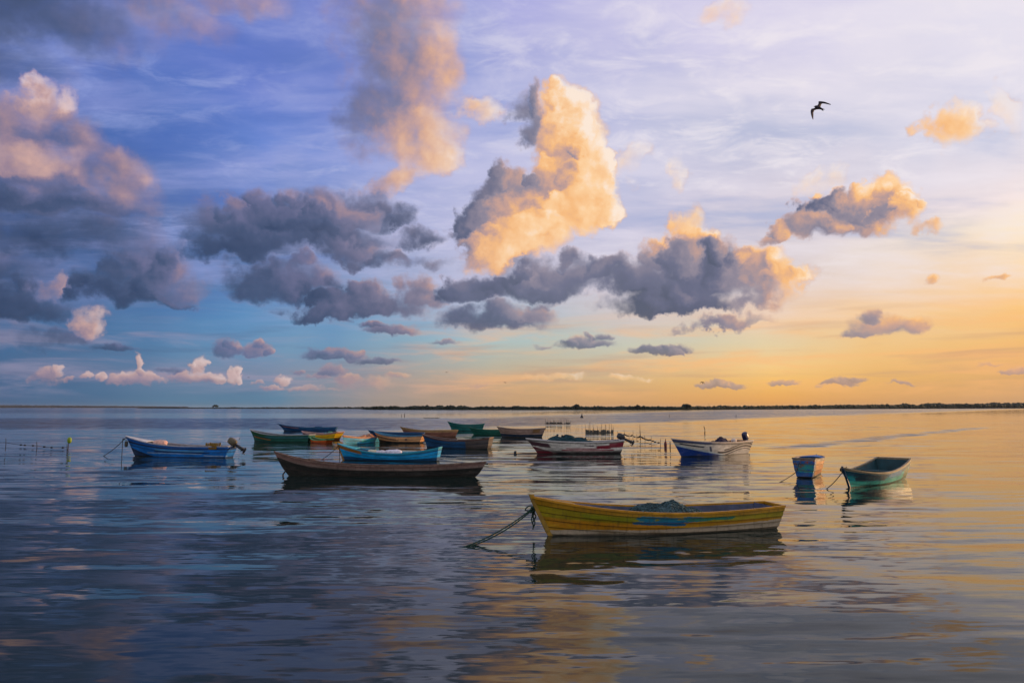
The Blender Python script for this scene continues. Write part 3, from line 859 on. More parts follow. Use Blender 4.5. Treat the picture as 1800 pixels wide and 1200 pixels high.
def outboard(h, root, mat, angle=28.0, up=0.16, side=0.0, size=1.0, leg=True):
    """tilted outboard motor hung on the transom"""
    p = h.point(1.0, 1.0)
    M = Matrix.Translation((p.x + 0.05, side, p.z + up)) @ Matrix.Rotation(R(angle), 4, 'Y') @ Matrix.Scale(size, 4)
    bm = bmesh.new()
    add_box(bm, (-0.10, -0.09, -0.16), (0.10, 0.09, 0.02), M=Matrix.Translation((p.x + 0.03, side, p.z + 0.05)), bevel=0.01)
    add_box(bm, (0.05, -0.07, -0.07), (0.22, 0.07, 0.07), M=M, bevel=0.012)
    eng = mesh_obj('outboard_motor', bm, MOTOR, root)
    bm = bmesh.new()
    add_super(bm, (-0.12, 0, 0.04), (0.27, 0.15, 0.19), 0.55, 0.65, M=M)
    mesh_obj('cowling', bm, mat, eng, True)
    if leg:
        bm = bmesh.new()
        add_super(bm, (0.42, 0, -0.01), (0.34, 0.045, 0.085), 0.4, 0.6, M=M)
        add_box(bm, (0.60, -0.10, -0.13), (0.625, 0.10, 0.10), M=M)
        add_super(bm, (0.76, 0, 0.0), (0.075, 0.055, 0.17), 0.8, 0.9, M=M)
        mesh_obj('drive_leg', bm, MOTOR, eng, True)
        bm = bmesh.new()
        add_super(bm, (0.76, 0, -0.19), (0.03, 0.03, 0.05), 1, 1, M=M)
        for k in range(3):
            B = M @ Matrix.Translation((0.76, 0, -0.19)) @ Matrix.Rotation(2 * math.pi * k / 3 + 0.4, 4, 'Z') @ Matrix.Rotation(R(32), 4, 'X')
            add_super(bm, (0.08, 0, 0), (0.075, 0.04, 0.008), 1, 1, M=B, seg=10, ring=4)
        mesh_obj('propeller', bm, STEEL, eng, True)
    return eng

def place(wb, ws):
    """root location and heading from where bow and stern meet the water"""
    a, b_ = ground(*wb), ground(*ws)
    d = b_ - a
    return (a + b_) / 2, math.atan2(d.y, d.x), d.length, a, b_

def zpix(y, dist):
    return CAM_H - (y - HZ) * dist / F * (1.0)

BOATS = {}
def boat(key, name, label, wb, ws, tip, stern, mid, beam, paint, inside, rail, group='wooden boats moored in the lagoon', seats=(0.35, 0.6, 0.8), deck=None, wt=0.6, srake=None, rail_w=0.055, **kw):
    c, rz, L, a, b_ = place(wb, ws)
    z_b = zpix(tip[1], a.y)
    z_s = zpix(stern[1], b_.y - 0.2 * beam)
    z_m = zpix(mid, (a.y + b_.y) / 2 - beam / 2 * abs(math.cos(rz)))
    co = max(0.3, abs(math.cos(rz)))
    rk = max(0.05, (wb[0] - tip[0]) * a.y / F / co) if kw.get('rake') is None else kw.pop('rake')
    if srake is None:
        srake = max(0.02, (stern[0] - ws[0]) * b_.y / F / co)
    h = Hull(L, beam, max(z_b, 0.3), max(z_m, 0.22), max(z_s, 0.25), rk, srake, wt=wt, **kw)
    root = empty(name, c, rz)
    tag(root, label, 'boat', group)
    lofted_hull(h, [paint, inside], 'hull', root)
    gunwale(h, rail, root, w=rail_w)
    for u in seats:
        thwart(h, u, inside if deck is None else deck, root)
    BOATS[key] = (root, h)
    return root, h

def inside_mat(name, c):
    return plain(name, c, 0.65, 0.35, 3.0)

# yellow boat in front
y_paint = hull_paint("yellow_planking", (182, 134, 10), [(0.50, 0.80, (152, 136, 12)), (0.80, 1.2, (176, 130, 16)), (0.56, 0.72, (130, 132, 14), 0.0, 0, 0.16, 0.5), (-1.0, 0.14, (180, 164, 142), 0.30)],
    wear=0.16, grime=0.7, patches=[(0.36, 0.66, 0.58, 0.82, (8, 118, 146)), (0.34, 0.58, 0.40, 0.60, (6, 98, 146)), (0.55, 0.78, 0.62, 0.76, (40, 124, 104)), (0.02, 0.5, 0.22, 0.45, (188, 128, 10)), (0.55, 0.95, 0.40, 0.56, (184, 130, 10))], wood=(96, 76, 30), seams=7)
y_rail = plain("yellow_rail", (190, 134, 12), 0.5, 0.25, 5)
yb, yh = boat('yellow', 'wooden_rowing_boat', 'yellow clinker boat with worn blue paint and a net heap, nearest the camera', (965, 941), (1354, 924), (933, 868), (1364, 884), 899, 1.32,
     y_paint, inside_mat("navy_boat_inside", (70, 78, 104)), y_rail, seats=(0.62, 0.86), curve=1.0, wt=0.62, um=0.62, planks=7, lap=0.026, flare=0.34)
foredeck(yh, 0.16, plain("worn_yellow_deck", (132, 104, 30), 0.7, 0.3, 4), yb)
stem_post(yh, plain("stem_yellow", (150, 118, 40), 0.6, 0.3, 7), yb)

# long dark canoe
c_paint = hull_paint("weathered_canoe", (122, 104, 98), [(-1, 0.58, (17, 20, 19), 0.02), (-1, 0.80, (20, 23, 22), -1.3, 0, -0.5, 0.25), (0.76, 1.2, (124, 96, 90))], wear=0.22, grime=0.9, wood=(150, 124, 108), rough=0.75, seams=4)
cb, ch = boat('canoe', 'wooden_canoe', 'long weathered brown canoe with a dark bottom and pointed ends', (508, 836), (836, 838), (480, 792), (855, 810), 818, 0.85,
     c_paint, inside_mat("canoe_inside", (58, 50, 46)), plain("canoe_rail", (112, 88, 78), 0.8, 0.4, 5), wt=0.0, um=0.62, ub=0.5, curve=0.75, planks=4, lap=0.010, seats=(0.2, 0.4, 0.62, 0.82), flare=0.3, bowp=3.2)

# blue motor boat at the left
b_paint = hull_paint("blue_planking", (2, 110, 200), [(0.78, 0.94, (12, 92, 180)), (0.68, 0.78, (16, 34, 70)), (0.50, 0.60, (80, 146, 190), 0.0, 0.02, 0.32, 0.80), (0.36, 0.44, (14, 44, 92), 0.0, 0.03, 0.3, 0.85), (0.24, 0.32, (130, 160, 196), 0.04, 0.03, 0.2, 0.78),
      (0.30, 0.37, (150, 180, 196), -0.5, 0.05, 0.78, 0.97), (0.50, 0.57, (150, 176, 200), -0.4, 0.05, 0.80, 0.98), (0.12, 0.18, (120, 156, 190), -0.6, 0.05, 0.76, 0.96), (-1, 0.45, (8, 40, 74), -1.6, 0, -0.5, 0.26)], wear=0.08, grime=0.3, wood=(150, 170, 190), seams=3)
bb, bh = boat('blue', 'motor_boat', 'bright blue motor boat with white rail and olive outboard, leftmost of the boats', (236, 801), (404, 803), (217, 765), (409, 783), 783, 1.55,
     b_paint, inside_mat("pale_boat_inside", (124, 122, 132)), plain("white_rail", (176, 178, 190), 0.5, 0.2, 4), group='motor boats moored in the lagoon', seats=(0.5, 0.75), curve=1.2, wt=0.62, um=0.66, planks=3, lap=0.012, rail_w=0.065, flare=0.2, draft=0.4)
foredeck(bh, 0.24, plain("white_deck", (200, 196, 196), 0.6, 0.15, 4), bb)
outboard(bh, bb, MOTOR_OLIVE, 30, 0.14, 0.0, 1.0)

# turquoise boat with white sacks
t_paint = hull_paint("turquoise_planking", (0, 156, 228), [(0.84, 1.2, (40, 160, 190)), (0.78, 0.84, (8, 60, 110)), (0.50, 0.53, (70, 160, 206)), (-1, 0.26, (6, 72, 118)), (0.72, 1.0, (166, 108, 20), -0.4, 0.0, -0.5, 0.26)], wear=0.06, grime=0.3, wood=(60, 120, 150), seams=6)
tb, th = boat('turquoise', 'wooden_boat', 'turquoise blue boat with ochre bow band, behind the long canoe', (603, 808), (770, 810), (592, 778), (774, 785), 796, 1.5,
     t_paint, inside_mat("blue_boat_inside", (60, 84, 122)), plain("turquoise_rail", (34, 156, 190), 0.5, 0.2, 5), seats=(0.2, 0.78), curve=1.1, wt=0.5, um=0.6, planks=6, lap=0.012, rail_w=0.08)
foredeck(th, 0.2, plain("turquoise_deck", (40, 164, 176), 0.6, 0.2, 4), tb)
stem_post(th, plain("ochre_stem", (140, 104, 40), 0.6, 0.3, 7), tb)

# red and white motor boat
r_paint = hull_paint("red_white_planking", (206, 202, 196), [(0.84, 0.90, (46, 40, 50)), (0.40, 0.48, (134, 24, 50), 0.0, 0.0, 0.36, 0.86), (0.26, 0.34, (140, 30, 54), 0.0, 0.0, 0.30, 0.9), (0.16, 0.22, (140, 30, 54), 0.0, 0.0, 0.40, 0.86),
      (0.34, 0.60, (130, 20, 46), 0.10, 0.0, 0.70, 0.86), (0.48, 0.84, (126, 22, 48), 0.0, 0.0, 0.84, 1.2), (-1, 0.16, (30, 24, 30)), (-1, 0.50, (104, 24, 44), -2.0, 0.0, -0.5, 0.26), (0.54, 0.84, (84, 56, 66), -0.5, 0.0, 0.0, 0.20)],
      wear=0.06, grime=0.35, wood=(140, 120, 110), seams=2, patches=[(0.74, 0.80, 0.34, 0.44, (220, 190, 190)), (0.85, 0.90, 0.52, 0.60, (220, 190, 190)), (0.56, 0.70, 0.64, 0.72, (70, 60, 66))])
rb, rh = boat('red', 'motor_boat', 'white motor boat with dark red stripes under a heap of blue netting', (945, 797), (1088, 796), (924, 769), (1093, 772), 776, 1.55,
     r_paint, inside_mat("grey_boat_inside", (120, 118, 124)), plain("pale_rail", (206, 204, 208), 0.45, 0.12, 4), group='motor boats moored in the lagoon', seats=(0.78,), curve=1.1, wt=0.85, um=0.66, planks=4, lap=0.006, rail_w=0.08, flare=0.16, draft=0.45)
foredeck(rh, 0.2, plain("grey_deck", (168, 164, 170), 0.6, 0.15, 4), rb)
outboard(rh, rb, MOTOR, 24, 0.10, 0.0, 0.95)

# blue and white motor boat
w_paint = hull_paint("blue_white_planking", (210, 202, 192), [(0.80, 0.88, (60, 64, 84)), (0.36, 0.50, (24, 28, 50), 0.0, -0.22, 0.46, 1.2), (0.56, 0.66, (24, 28, 50), 0.0, -0.22, 0.56, 1.2), (0.20, 0.27, (24, 28, 50), 0.0, -0.22, 0.5, 1.2),
      (0.30, 0.66, (26, 50, 92), 0.0, 0.0, 0.36, 0.385), (0.30, 0.60, (26, 50, 92), -1.6, 0.0, 0.40, 0.47), (-1, 0.60, (12, 60, 146), -1.10), (0.60, 0.69, (190, 206, 212), -1.10, 0, -.5, 0.6), (0.72, 0.80, (30, 40, 60), -0.5, 0, 0.05, 0.3), (0.88, 1.3, (24, 72, 160), 0.0, 0.0, -0.5, 0.40)], wear=0.05, grime=0.3, wood=(140, 120, 110), seams=1)
wb_, wh = boat('white', 'motor_boat', 'white motor boat with blue bow and curling dark stripes, right of the stake line', (1197, 802), (1302, 796), (1177, 769), (1312, 773), 777, 1.5,
     w_paint, inside_mat("orange_boat_inside", (168, 112, 40)), plain("cream_rail", (214, 196, 184), 0.45, 0.12, 4), group='motor boats moored in the lagoon', seats=(0.45, 0.7), curve=1.1, wt=0.85, um=0.7, planks=3, lap=0.006, rail_w=0.08, flare=0.16, draft=0.45)  # inside colour holds the orange sunlight that falls in the stern
foredeck(wh, 0.26, plain("blue_deck", (20, 60, 132), 0.6, 0.2, 4), wb_)
outboard(wh, wb_, MOTOR_BLUE, 68, 0.10, 0.0, 1.0, leg=True)

# small boat seen from the bow, and the teal boat at the right
s_paint = hull_paint("patched_planking", (176, 120, 56), [(0.0, 0.12, (60, 50, 44)), (-1, 1.2, (16, 96, 170), 0, 0, 0.945, 1.2), (0.86, 1.2, (140, 128, 116))], wear=0.22, grime=0.5, seams=4,  # sides' tan base and orange patch carry the sun's orange light in the paint
      patches=[(1.0, 1.04, 0.66, 0.95, (150, 74, 44)), (0.97, 1.05, 0.25, 0.7, (40, 150, 150)), (0.95, 0.99, 0.4, 0.8, (120, 90, 96)), (0.3, 0.9, 0.1, 0.8, (196, 116, 36))], wood=(160, 116, 70))
sb, sh = boat('bowon', 'wooden_boat', 'small patchy blue boat seen end-on, between the yellow and teal boats', (1435, 827), (1414, 839), (1437, 799), (1414, 804), 803, 1.06,
     s_paint, inside_mat("small_boat_inside", (20, 104, 180)), plain("grey_rail", (128, 118, 112), 0.7, 0.25, 5), rake=0.3, srake=0.08, seats=(0.62, 0.85), curve=1.0, wt=0.80, um=0.55, ub=0.5, planks=4, lap=0.014, rail_w=0.07, flare=0.30, draft=0.22)
foredeck(sh, 0.40, plain("small_blue_deck", (16, 96, 168), 0.6, 0.25, 4), sb)
stem_post(sh, plain("tan_stem", (150, 116, 70), 0.6, 0.3, 7), sb, w=0.06)
e_paint = hull_paint("teal_planking", (26, 164, 172), [(-1, 0.34, (58, 190, 172)), (0.86, 1.2, (170, 156, 126)), (0.62, 0.86, (16, 84, 110))], wear=0.28, grime=0.6, seams=7,
      patches=[(0.06, 0.42, 0.36, 0.80, (12, 56, 76)), (0.45, 0.75, 0.45, 0.85, (28, 130, 180)), (0.82, 1.0, 0.05, 0.6, (118, 128, 84))], wood=(136, 130, 108))
eb, eh = boat('teal', 'wooden_boat', 'worn teal planked boat with open stern interior, rightmost of all boats', (1493, 857), (1571, 838), (1472, 818), (1580, 804), 826, 1.48,
     e_paint, inside_mat("teal_boat_inside", (12, 64, 76)), plain("worn_cream_rail", (140, 124, 100), 0.7, 0.35, 5), rake=0.62, srake=0.15, seats=(0.42, 0.68), curve=1.1, wt=0.85, um=0.45, ub=0.55, planks=7, lap=0.018, rail_w=0.07)
foredeck(eh, 0.14, plain("dark_teal_deck", (52, 62, 84), 0.7, 0.25, 4), eb)
stem_post(eh, plain("teal_stem", (30, 72, 104), 0.6, 0.3, 7), eb, w=0.07)

# the cluster behind
far = 'boats clustered in the middle distance'
def far_boat(key, label, wb, ws, tip, st, mid, beam, base, bands, ins, rail, seats=(0.4, 0.72), **kw):
    base = tuple(min(255, v * 1.25) for v in base)
    p_ = hull_paint(key + "_planking", base, bands, seams=3, wear=kw.pop('wear', 0.15), grime=0.45, wood=(120, 96, 72))
    return boat(key, kw.pop('name', 'wooden_boat'), label, wb, ws, tip, st, mid, beam, p_, inside_mat(key + "_inside", ins), plain(key + "_rail", rail, 0.55, 0.2, 5), group=far, seats=seats, flare=0.24, draft=0.35, planks=kw.pop('planks', 4), lap=0.012, rail_w=0.09, **kw)
far_boat('green', 'dark green boat with an orange streak at its bow, left end of the cluster', (447, 775), (546, 777), (437, 754), (549, 763), 764, 1.5, (18, 74, 66),
         [(0.40, 0.52, (168, 104, 24), -0.5, 0, 0.04, 0.4), (0.72, 0.9, (40, 92, 40), -0.2, 0, -.5, 0.35), (0.55, 0.72, (36, 98, 112), 0, 0, 0.3, 1.2)], (84, 100, 112), (150, 150, 156))
far_boat('farblue', 'dark blue boat with pink strip, hindmost at the left of the cluster', (499, 757), (590, 757), (487, 744), (593, 750), 751, 1.5, (12, 60, 104),
         [(0.62, 0.84, (140, 104, 116), 0, 0, 0.06, 0.36), (0.72, 1.1, (10, 98, 148), 0, 0, 0.4, 1.2)], (40, 70, 100), (14, 74, 120))
far_boat('yelloworange', 'boat with golden yellow side and pink rail, behind the little orange boat', (534, 771), (592, 773), (527, 757), (600, 758), 762, 1.5, (216, 150, 24),
         [(-0.1, 0.25, (120, 70, 40)), (0.3, 1.1, (96, 60, 66), 0, 0, -0.5, 0.5), (0.82, 1.1, (178, 140, 144))], (120, 110, 90), (190, 150, 146), rake=0.3)
far_boat('orange', 'little orange boat with a green rail, lowest in the left cluster', (546, 777), (578, 779), (543, 766), (582, 771), 772, 1.0, (170, 76, 22),
         [(0.78, 1.1, (60, 150, 96))], (90, 80, 60), (76, 164, 110), seats=(0.5,), rake=0.15)
far_boat('tealsmall', 'small teal boat with cluttered stern, just above the turquoise boat', (604, 783), (655, 776), (598, 764), (662, 768), 768, 1.4, (14, 112, 148),
         [(0.82, 1.1, (160, 96, 60)), (0.25, 0.6, (40, 170, 170), 0, 0, 0.35, 0.75)], (150, 106, 76), (176, 124, 96), rake=0.2, wt=0.85)
far_boat('navy', 'dark navy boat behind the tan boat, showing only its upper side', (656, 771), (742, 771), (646, 755), (746, 760), 760, 1.5, (14, 48, 84),
         [(0.7, 1.1, (18, 70, 120))], (20, 60, 100), (24, 84, 134), wear=0.05)
far_boat('tan', 'tan boat with pale and dark bow stripes and blue rail, mid cluster', (667, 777), (741, 778), (656, 757), (747, 764), 766, 1.5, (178, 132, 92),
         [(0.50, 0.58, (40, 34, 48), -0.35, 0, -.5, 0.55), (0.62, 0.7, (60, 44, 60), -0.3, 0, -.5, 0.5), (-0.1, 0.26, (30, 30, 36), -0.1), (0.82, 0.95, (168, 140, 122)), (0.36, 0.62, (40, 50, 80), 0, 0, 0.69, 0.73)], (40, 100, 140), (60, 132, 170))
far_boat('darkblue', 'dark blue boat with a bare grey-brown stern, right front of the cluster', (750, 786), (861, 788), (741, 762), (864, 768), 773, 1.5, (14, 58, 94),
         [(-0.1, 1.1, (84, 76, 74), 0, 0, 0.68, 1.2), (0.84, 1.1, (90, 62, 58))], (70, 64, 66), (104, 80, 74), seats=(0.3, 0.55, 0.8))
far_boat('buff', 'brown boat with a long pale yellow rail, behind the dark blue boat', (713, 768), (800, 767), (703, 749), (804, 755), 756, 1.5, (110, 74, 62),
         [(0.72, 1.1, (172, 138, 96))], (100, 84, 70), (176, 140, 92))
far_boat('farteal', 'smallest green boat of the far pair, hindmost in the cluster', (794, 757), (848, 757), (786, 740), (852, 744), 746, 1.5, (14, 84, 84),
         [(0.7, 1.1, (24, 104, 104))], (20, 70, 70), (26, 110, 108))
far_boat('farteal2', 'green boat touching the grey-brown boat, in front of the far green one', (832, 764), (892, 764), (824, 750), (896, 754), 755, 1.5, (12, 76, 66),
         [(0.8, 1.1, (24, 96, 84))], (30, 70, 66), (24, 96, 84))
far_boat('greybrown', 'grey brown boat with navy bottom, rightmost of the far cluster', (882, 768), (953, 768), (873, 749), (959, 752), 754, 1.5, (124, 104, 96),
         [(-0.1, 0.36, (18, 44, 68)), (0.5, 1.1, (130, 96, 60), 0, 0, 0.74, 0.9)], (70, 60, 60), (130, 108, 96))

# ------------------------------------------------------------------ nets, gear, ropes
def net_material(name, c1_, c2_):
    m_, n, b = principled(name)
    tc = n.new('ShaderNodeTexCoord').outputs['Object']
    a = n.noise(tc, 9.0, 5.0, 0.65)[0]
    w = n.voro(n.vm('ADD', tc, n.vm('SCALE', n.noise(tc, 5.0, 2.0)[1], None, 0.25)), 26.0)
    k = n.m('ADD', n.m('MULTIPLY', a, 0.7), n.m('MULTIPLY', w, 0.5))
    n.put(b.inputs['Base Color'], n.mixc(n.mapr(k, 0.35, 0.75), lin(c1_), lin(c2_)))
    b.inputs['Roughness'].default_value = 0.9
    bp = n.new('ShaderNodeBump')
    bp.inputs['Distance'].default_value = 0.03
    n.put(bp.inputs['Height'], k)
    n.put(b.inputs['Normal'], bp.outputs[0])
    return m_

def heap(name, label, cat, key, u0, u1, lift, mat, seed, wfrac=0.8, strands=30, humps=((0.3, 0.8), (0.6, 1.0)), yoff=0.0):
    """a heap of netting lying in a boat: uneven dome with loose strands"""
    root, h = BOATS[key]
    xa, xb = h.point(u0, 1).x, h.point(u1, 1).x
    rnd = random.Random(seed)
    def surf(s_, t_):
        """s along 0..1, t across -1..1"""
        u = u0 + (u1 - u0) * s_
        z_top = h.sheer(u)
        env = math.sin(math.pi * min(1, max(0, s_))) ** 0.6
        hump = max(a_ * math.exp(-((s_ - c_) / 0.17) ** 2) for c_, a_ in humps)
        k = env * (1 - abs(t_) ** 2.4)
        yy = t_ * max(0.05, h.half(u) - 0.07) * wfrac + yoff
        base = 0.12
        z = base + k * ((z_top - base) * 0.92 + lift * hump)
        p = Vector((xa + (xb - xa) * s_, yy, z))
        p.z += 0.10 * k * mnoise.noise(p * 3.1 + Vector((seed, 0, 0))) + 0.05 * k * mnoise.noise(p * 8.0 + Vector((0, seed, 0))) + 0.025 * k * mnoise.noise(p * 19.0)
        v_ = min(1.0, (p.z + h.draft) / (z_top + h.draft))
        lim = max(0.0, h.point(u, v_).y - 0.06)
        p.x = h.point(u, v_).x + (0.12 if u < 0.2 else 0.0)
        p.y = max(-lim, min(lim, p.y))
        return p
    bm = bmesh.new()
    ns, nt = 54, 26
    g_ = [[bm.verts.new(surf(i / ns, -1 + 2 * j / nt)) for j in range(nt + 1)] for i in range(ns + 1)]
    for i in range(ns):
        for j in range(nt):
            f = bm.faces.new((g_[i][j], g_[i + 1][j], g_[i + 1][j + 1], g_[i][j + 1])); f.smooth = True
    for _ in range(strands):
        s_, t_, a_ = rnd.uniform(0.1, 0.9), rnd.uniform(-0.8, 0.8), rnd.uniform(0, 6.28)
        pts = []
        for k in range(14):
            s_ = min(0.97, max(0.03, s_ + 0.022 * math.cos(a_))); t_ = min(0.9, max(-0.9, t_ + 0.06 * math.sin(a_)))
            a_ += rnd.uniform(-0.7, 0.7)
            pts.append(surf(s_, t_) + Vector((0, 0, 0.012)))
        add_tube(bm, pts, 0.011, 4)
    bmesh.ops.recalc_face_normals(bm, faces=bm.faces)
    o = mesh_obj(name, bm, mat)
    o.matrix_world = Matrix.Translation(root.location) @ Matrix.Rotation(root.rotation_euler.z, 4, 'Z')
    return tag(o, label, cat)

def in_boat(key, x_u, y, z, build, name, mat, label, cat, group=None):
    """a thing lying in a boat, built round its own origin"""
    root, h = BOATS[key]
    bm = bmesh.new()
    build(bm)
    o = mesh_obj(name, bm, mat, None)
    M = Matrix.Translation(root.location) @ Matrix.Rotation(root.rotation_euler.z, 4, 'Z')
    p = h.point(x_u, 1.0)
    o.matrix_world = M @ Matrix.Translation((p.x, y, p.z + z))
    return tag(o, label, cat, group)

heap('fishing_net', 'slate blue fishing net heaped in the yellow boat', 'net', 'yellow', 0.30, 0.76, 0.17, net_material("slate_net", (20, 42, 50), (62, 92, 100)), 3, 0.92, 90, ((0.14, 0.9), (0.36, 1.0), (0.60, 1.0)))
heap('fishing_net', 'long blue green net piled in the red striped boat', 'net', 'red', 0.09, 0.86, 0.46, net_material("blue_net", (8, 34, 48), (18, 70, 84)), 8, 0.95, 60, ((0.08, 0.95), (0.26, 1.0), (0.44, 0.85), (0.62, 0.65), (0.80, 0.55)))
heap('fishing_net', 'dark navy net bundle in the boat with curling stripes', 'net', 'white', 0.40, 0.84, 0.34, net_material("navy_net", (24, 22, 40), (52, 48, 78)), 12, 0.8, 30, ((0.3, 0.5), (0.62, 1.0)))
heap('fishing_net', 'small orange-lit heap of gear in the little teal boat', 'net', 'tealsmall', 0.35, 0.95, 0.30, net_material("orange_lit_net", (96, 54, 36), (196, 140, 110)), 17, 0.8, 20, ((0.35, 0.6), (0.7, 1.0)))  # orange sunlight on the gear is put into the net colours
heap('fishing_net', 'grey heap of netting in the dark blue boat with bare stern', 'net', 'darkblue', 0.30, 0.62, 0.08, net_material("grey_net", (40, 40, 44), (84, 82, 86)), 21, 0.8, 20)
heap('fishing_net', 'mixed teal and red gear heap in the golden sided boat', 'net', 'yelloworange', 0.5, 0.9, 0.22, net_material("mixed_net", (120, 40, 44), (60, 150, 140)), 25, 0.8, 20)
heap('fishing_net', 'low dark net in the hindmost blue boat of the left cluster', 'net', 'farblue', 0.5, 0.85, 0.16, net_material("dark_blue_net", (10, 40, 70), (20, 80, 120)), 29, 0.8, 12)

in_boat('blue', 0.36, -0.25, -0.02, lambda bm: add_super(bm, (0, 0, 0.06), (0.42, 0.22, 0.17), 0.8, 0.8, wob=0.25, seed=2), 'cloth_bundle', plain("pink_cloth", (222, 176, 164), 0.85, 0.25, 7, 0, 0.02), 'pale pink bundle lying near the bow of the blue motor boat', 'bundle')
def crate_bm(bm):
    add_box(bm, (-0.30, -0.22, -0.16), (0.30, 0.22, -0.12))
    for k in range(4):
        z = -0.12 + k * 0.075
        for s in (-1, 1):
            add_box(bm, (-0.30, s * 0.22 - 0.012, z + 0.01), (0.30, s * 0.22 + 0.012, z + 0.062))
            add_box(bm, (s * 0.30 - 0.012, -0.20, z + 0.01), (s * 0.30 + 0.012, 0.20, z + 0.062))
    for sx in (-1, 1):
        for sy in (-1, 1):
            add_box(bm, (sx * 0.29 - 0.03, sy * 0.21 - 0.03, -0.13), (sx * 0.29 + 0.03, sy * 0.21 + 0.03, 0.19))
in_boat('blue', 0.86, -0.42, 0.0, crate_bm, 'fish_crate', plain("yellow_crate", (124, 94, 24), 0.6, 0.25, 6), 'yellow crate at the stern of the bright blue motor boat', 'crate')
for k, (u, y, sz, lb) in enumerate(((0.36, -0.25, 0.20, 'cream sack nearest the bow in the turquoise boat'), (0.44, -0.2, 0.24, 'white sack between two others in the turquoise boat'), (0.56, -0.22, 0.36, 'largest white sack in the turquoise boat'))):
    in_boat('turquoise', u, y, -0.04, lambda bm, sz=sz, k=k: add_super(bm, (0, 0, 0.02), (sz * 1.3, sz * 0.7, sz * 0.55), 0.75, 0.75, wob=0.22, seed=k + 4),
            'sack', plain("sack_cloth", ((214, 202, 176), (206, 206, 220), (214, 214, 232))[k], 0.85, 0.2, 8, 0, 0.02), lb, 'sack', 'white sacks in the turquoise boat')
in_boat('white', 0.80, -0.2, 0.05, lambda bm: add_super(bm, (0, 0, 0), (0.17, 0.14, 0.12), 0.8, 0.8, wob=0.2, seed=9), 'cloth_bundle', plain("white_cloth", (224, 208, 198), 0.85, 0.2, 8), 'small white bundle beside the navy motor', 'bundle')
for k, (u, lift, lb) in enumerate(((0.33, 0.40, 'black float nearest the bow on the blue net'), (0.38, 0.36, 'second black float from the bow on the blue net'), (0.62, 0.24, 'black float nearest the stern on the blue net'))):
    in_boat('red', u, 0.0, lift - 0.06, lambda bm: add_super(bm, (0, 0, 0), (0.075, 0.06, 0.06), 0.9, 0.9), 'net_float', MOTOR, lb, 'float', 'black floats on the net')

def rope(label, pts, r, mat, extra=(), name='mooring_rope', group='mooring ropes'):
    bm = bmesh.new()
    def sag(a, b, s, n_=18):
        a, b = Vector(a), Vector(b)
        return [a.lerp(b, i / n_) - Vector((0, 0, s * 4 * (i / n_) * (1 - i / n_))) for i in range(n_ + 1)]
    for (a, b, s) in pts:
        add_tube(bm, sag(a, b, s), r, 6)
    for p in extra:
        add_tube(bm, p, r, 6)
    o = mesh_obj(name, bm, mat)
    return tag(o, label, 'rope', group)

def below(p, z=-0.15):
    return Vector((p.x, p.y, z))

# yellow boat: doubled green line with a knot and hanging tails
yd = ground(965, 941).y
k0 = at_dist(936, 893, yd)
w0 = ground(800, 963); w0.z = -0.03
knot = []
for j in range(5):
    ang = [i / 14 * 2 * math.pi for i in range(15)]
    rr = 0.045 + 0.012 * j
    knot.append([k0 + Vector((0.03 + rr * 0.9 * math.cos(a_ + j), rr * 0.5 * math.sin(a_ * 2 + j), rr * math.sin(a_ + j * 1.3))) for a_ in ang])
loop = [k0 + Vector((-0.02 - 0.11 * math.sin(i / 12 * math.pi) * (1.3 if i < 7 else 0.8), 0.02 * math.sin(i), 0.055 * math.cos(i / 12 * math.pi * 1.5))) for i in range(13)]
tails = [[k0 + Vector((dx_ + 0.02 * math.sin(i * 0.9 + dx_ * 30), 0.01 * i, -ln * i / 10)) for i in range(11)] for dx_, ln in ((0.0, 0.46), (0.035, 0.42), (0.055, 0.26), (0.012, 0.30))]
stem_ring = [k0 + Vector((0.06 + 0.09 * math.cos(i / 12 * 2 * math.pi), 0.07 * math.sin(i / 12 * 2 * math.pi), 0.02)) for i in range(13)]
rope('green knotted rope from the yellow bow down into the water', [(k0, w0, 0.10), (k0 + Vector((0.01, 0.0, -0.02)), w0 + Vector((0.015, 0.0, 0)), 0.135)], 0.014, ROPE_GREEN, knot + [loop, stem_ring] + tails)

bd = ground(236, 801).y
p0 = at_dist(219, 771, bd)
rope('thin rope slanting left from the bright blue bow', [(p0, below(ground(173, 801)), 0.12), (p0 + Vector((-0.1, 0, 0)), below(at_dist(214, 804, bd)), 0.0)], 0.018, ROPE_DARK,
     [[p0 + Vector((0.12 * math.cos(i), 0.1 * math.sin(i), 0.02 * i - 0.08)) for i in range(9)]])
td = ground(603, 808).y
p0 = at_dist(595, 783, td)
rope('thin rope from the ochre bow band to the water behind the canoe', [(p0, below(ground(556, 807)), 0.10), (p0 + Vector((0.05, 0, 0)), below(at_dist(597, 808, td)), 0.0)], 0.016, ROPE_DARK)
sd = ground(1414, 839).y
p0 = at_dist(1401, 828, sd - 0.1)
rope('short rope slanting left from the small end-on boat', [(at_dist(1405, 812, sd - 0.05), p0, 0.0), (p0, below(ground(1359, 850), -0.04), 0.05)], 0.014, ROPE_DARK)
ed = ground(1493, 857).y
p0 = at_dist(1478, 833, ed - 0.15)
rope('rope slanting left from the worn teal bow', [(at_dist(1488, 820, ed - 0.1), p0, 0.02), (p0, below(ground(1449, 859), -0.04), 0.05)], 0.014, ROPE_DARK)
cd = ground(508, 836).y
rope('short dark line looped under the bow of the long canoe', [(at_dist(503, 826, cd), at_dist(497, 834, cd), 0.0), (at_dist(497, 834, cd), below(at_dist(501, 839, cd)), 0.0)], 0.03, ROPE_DARK)
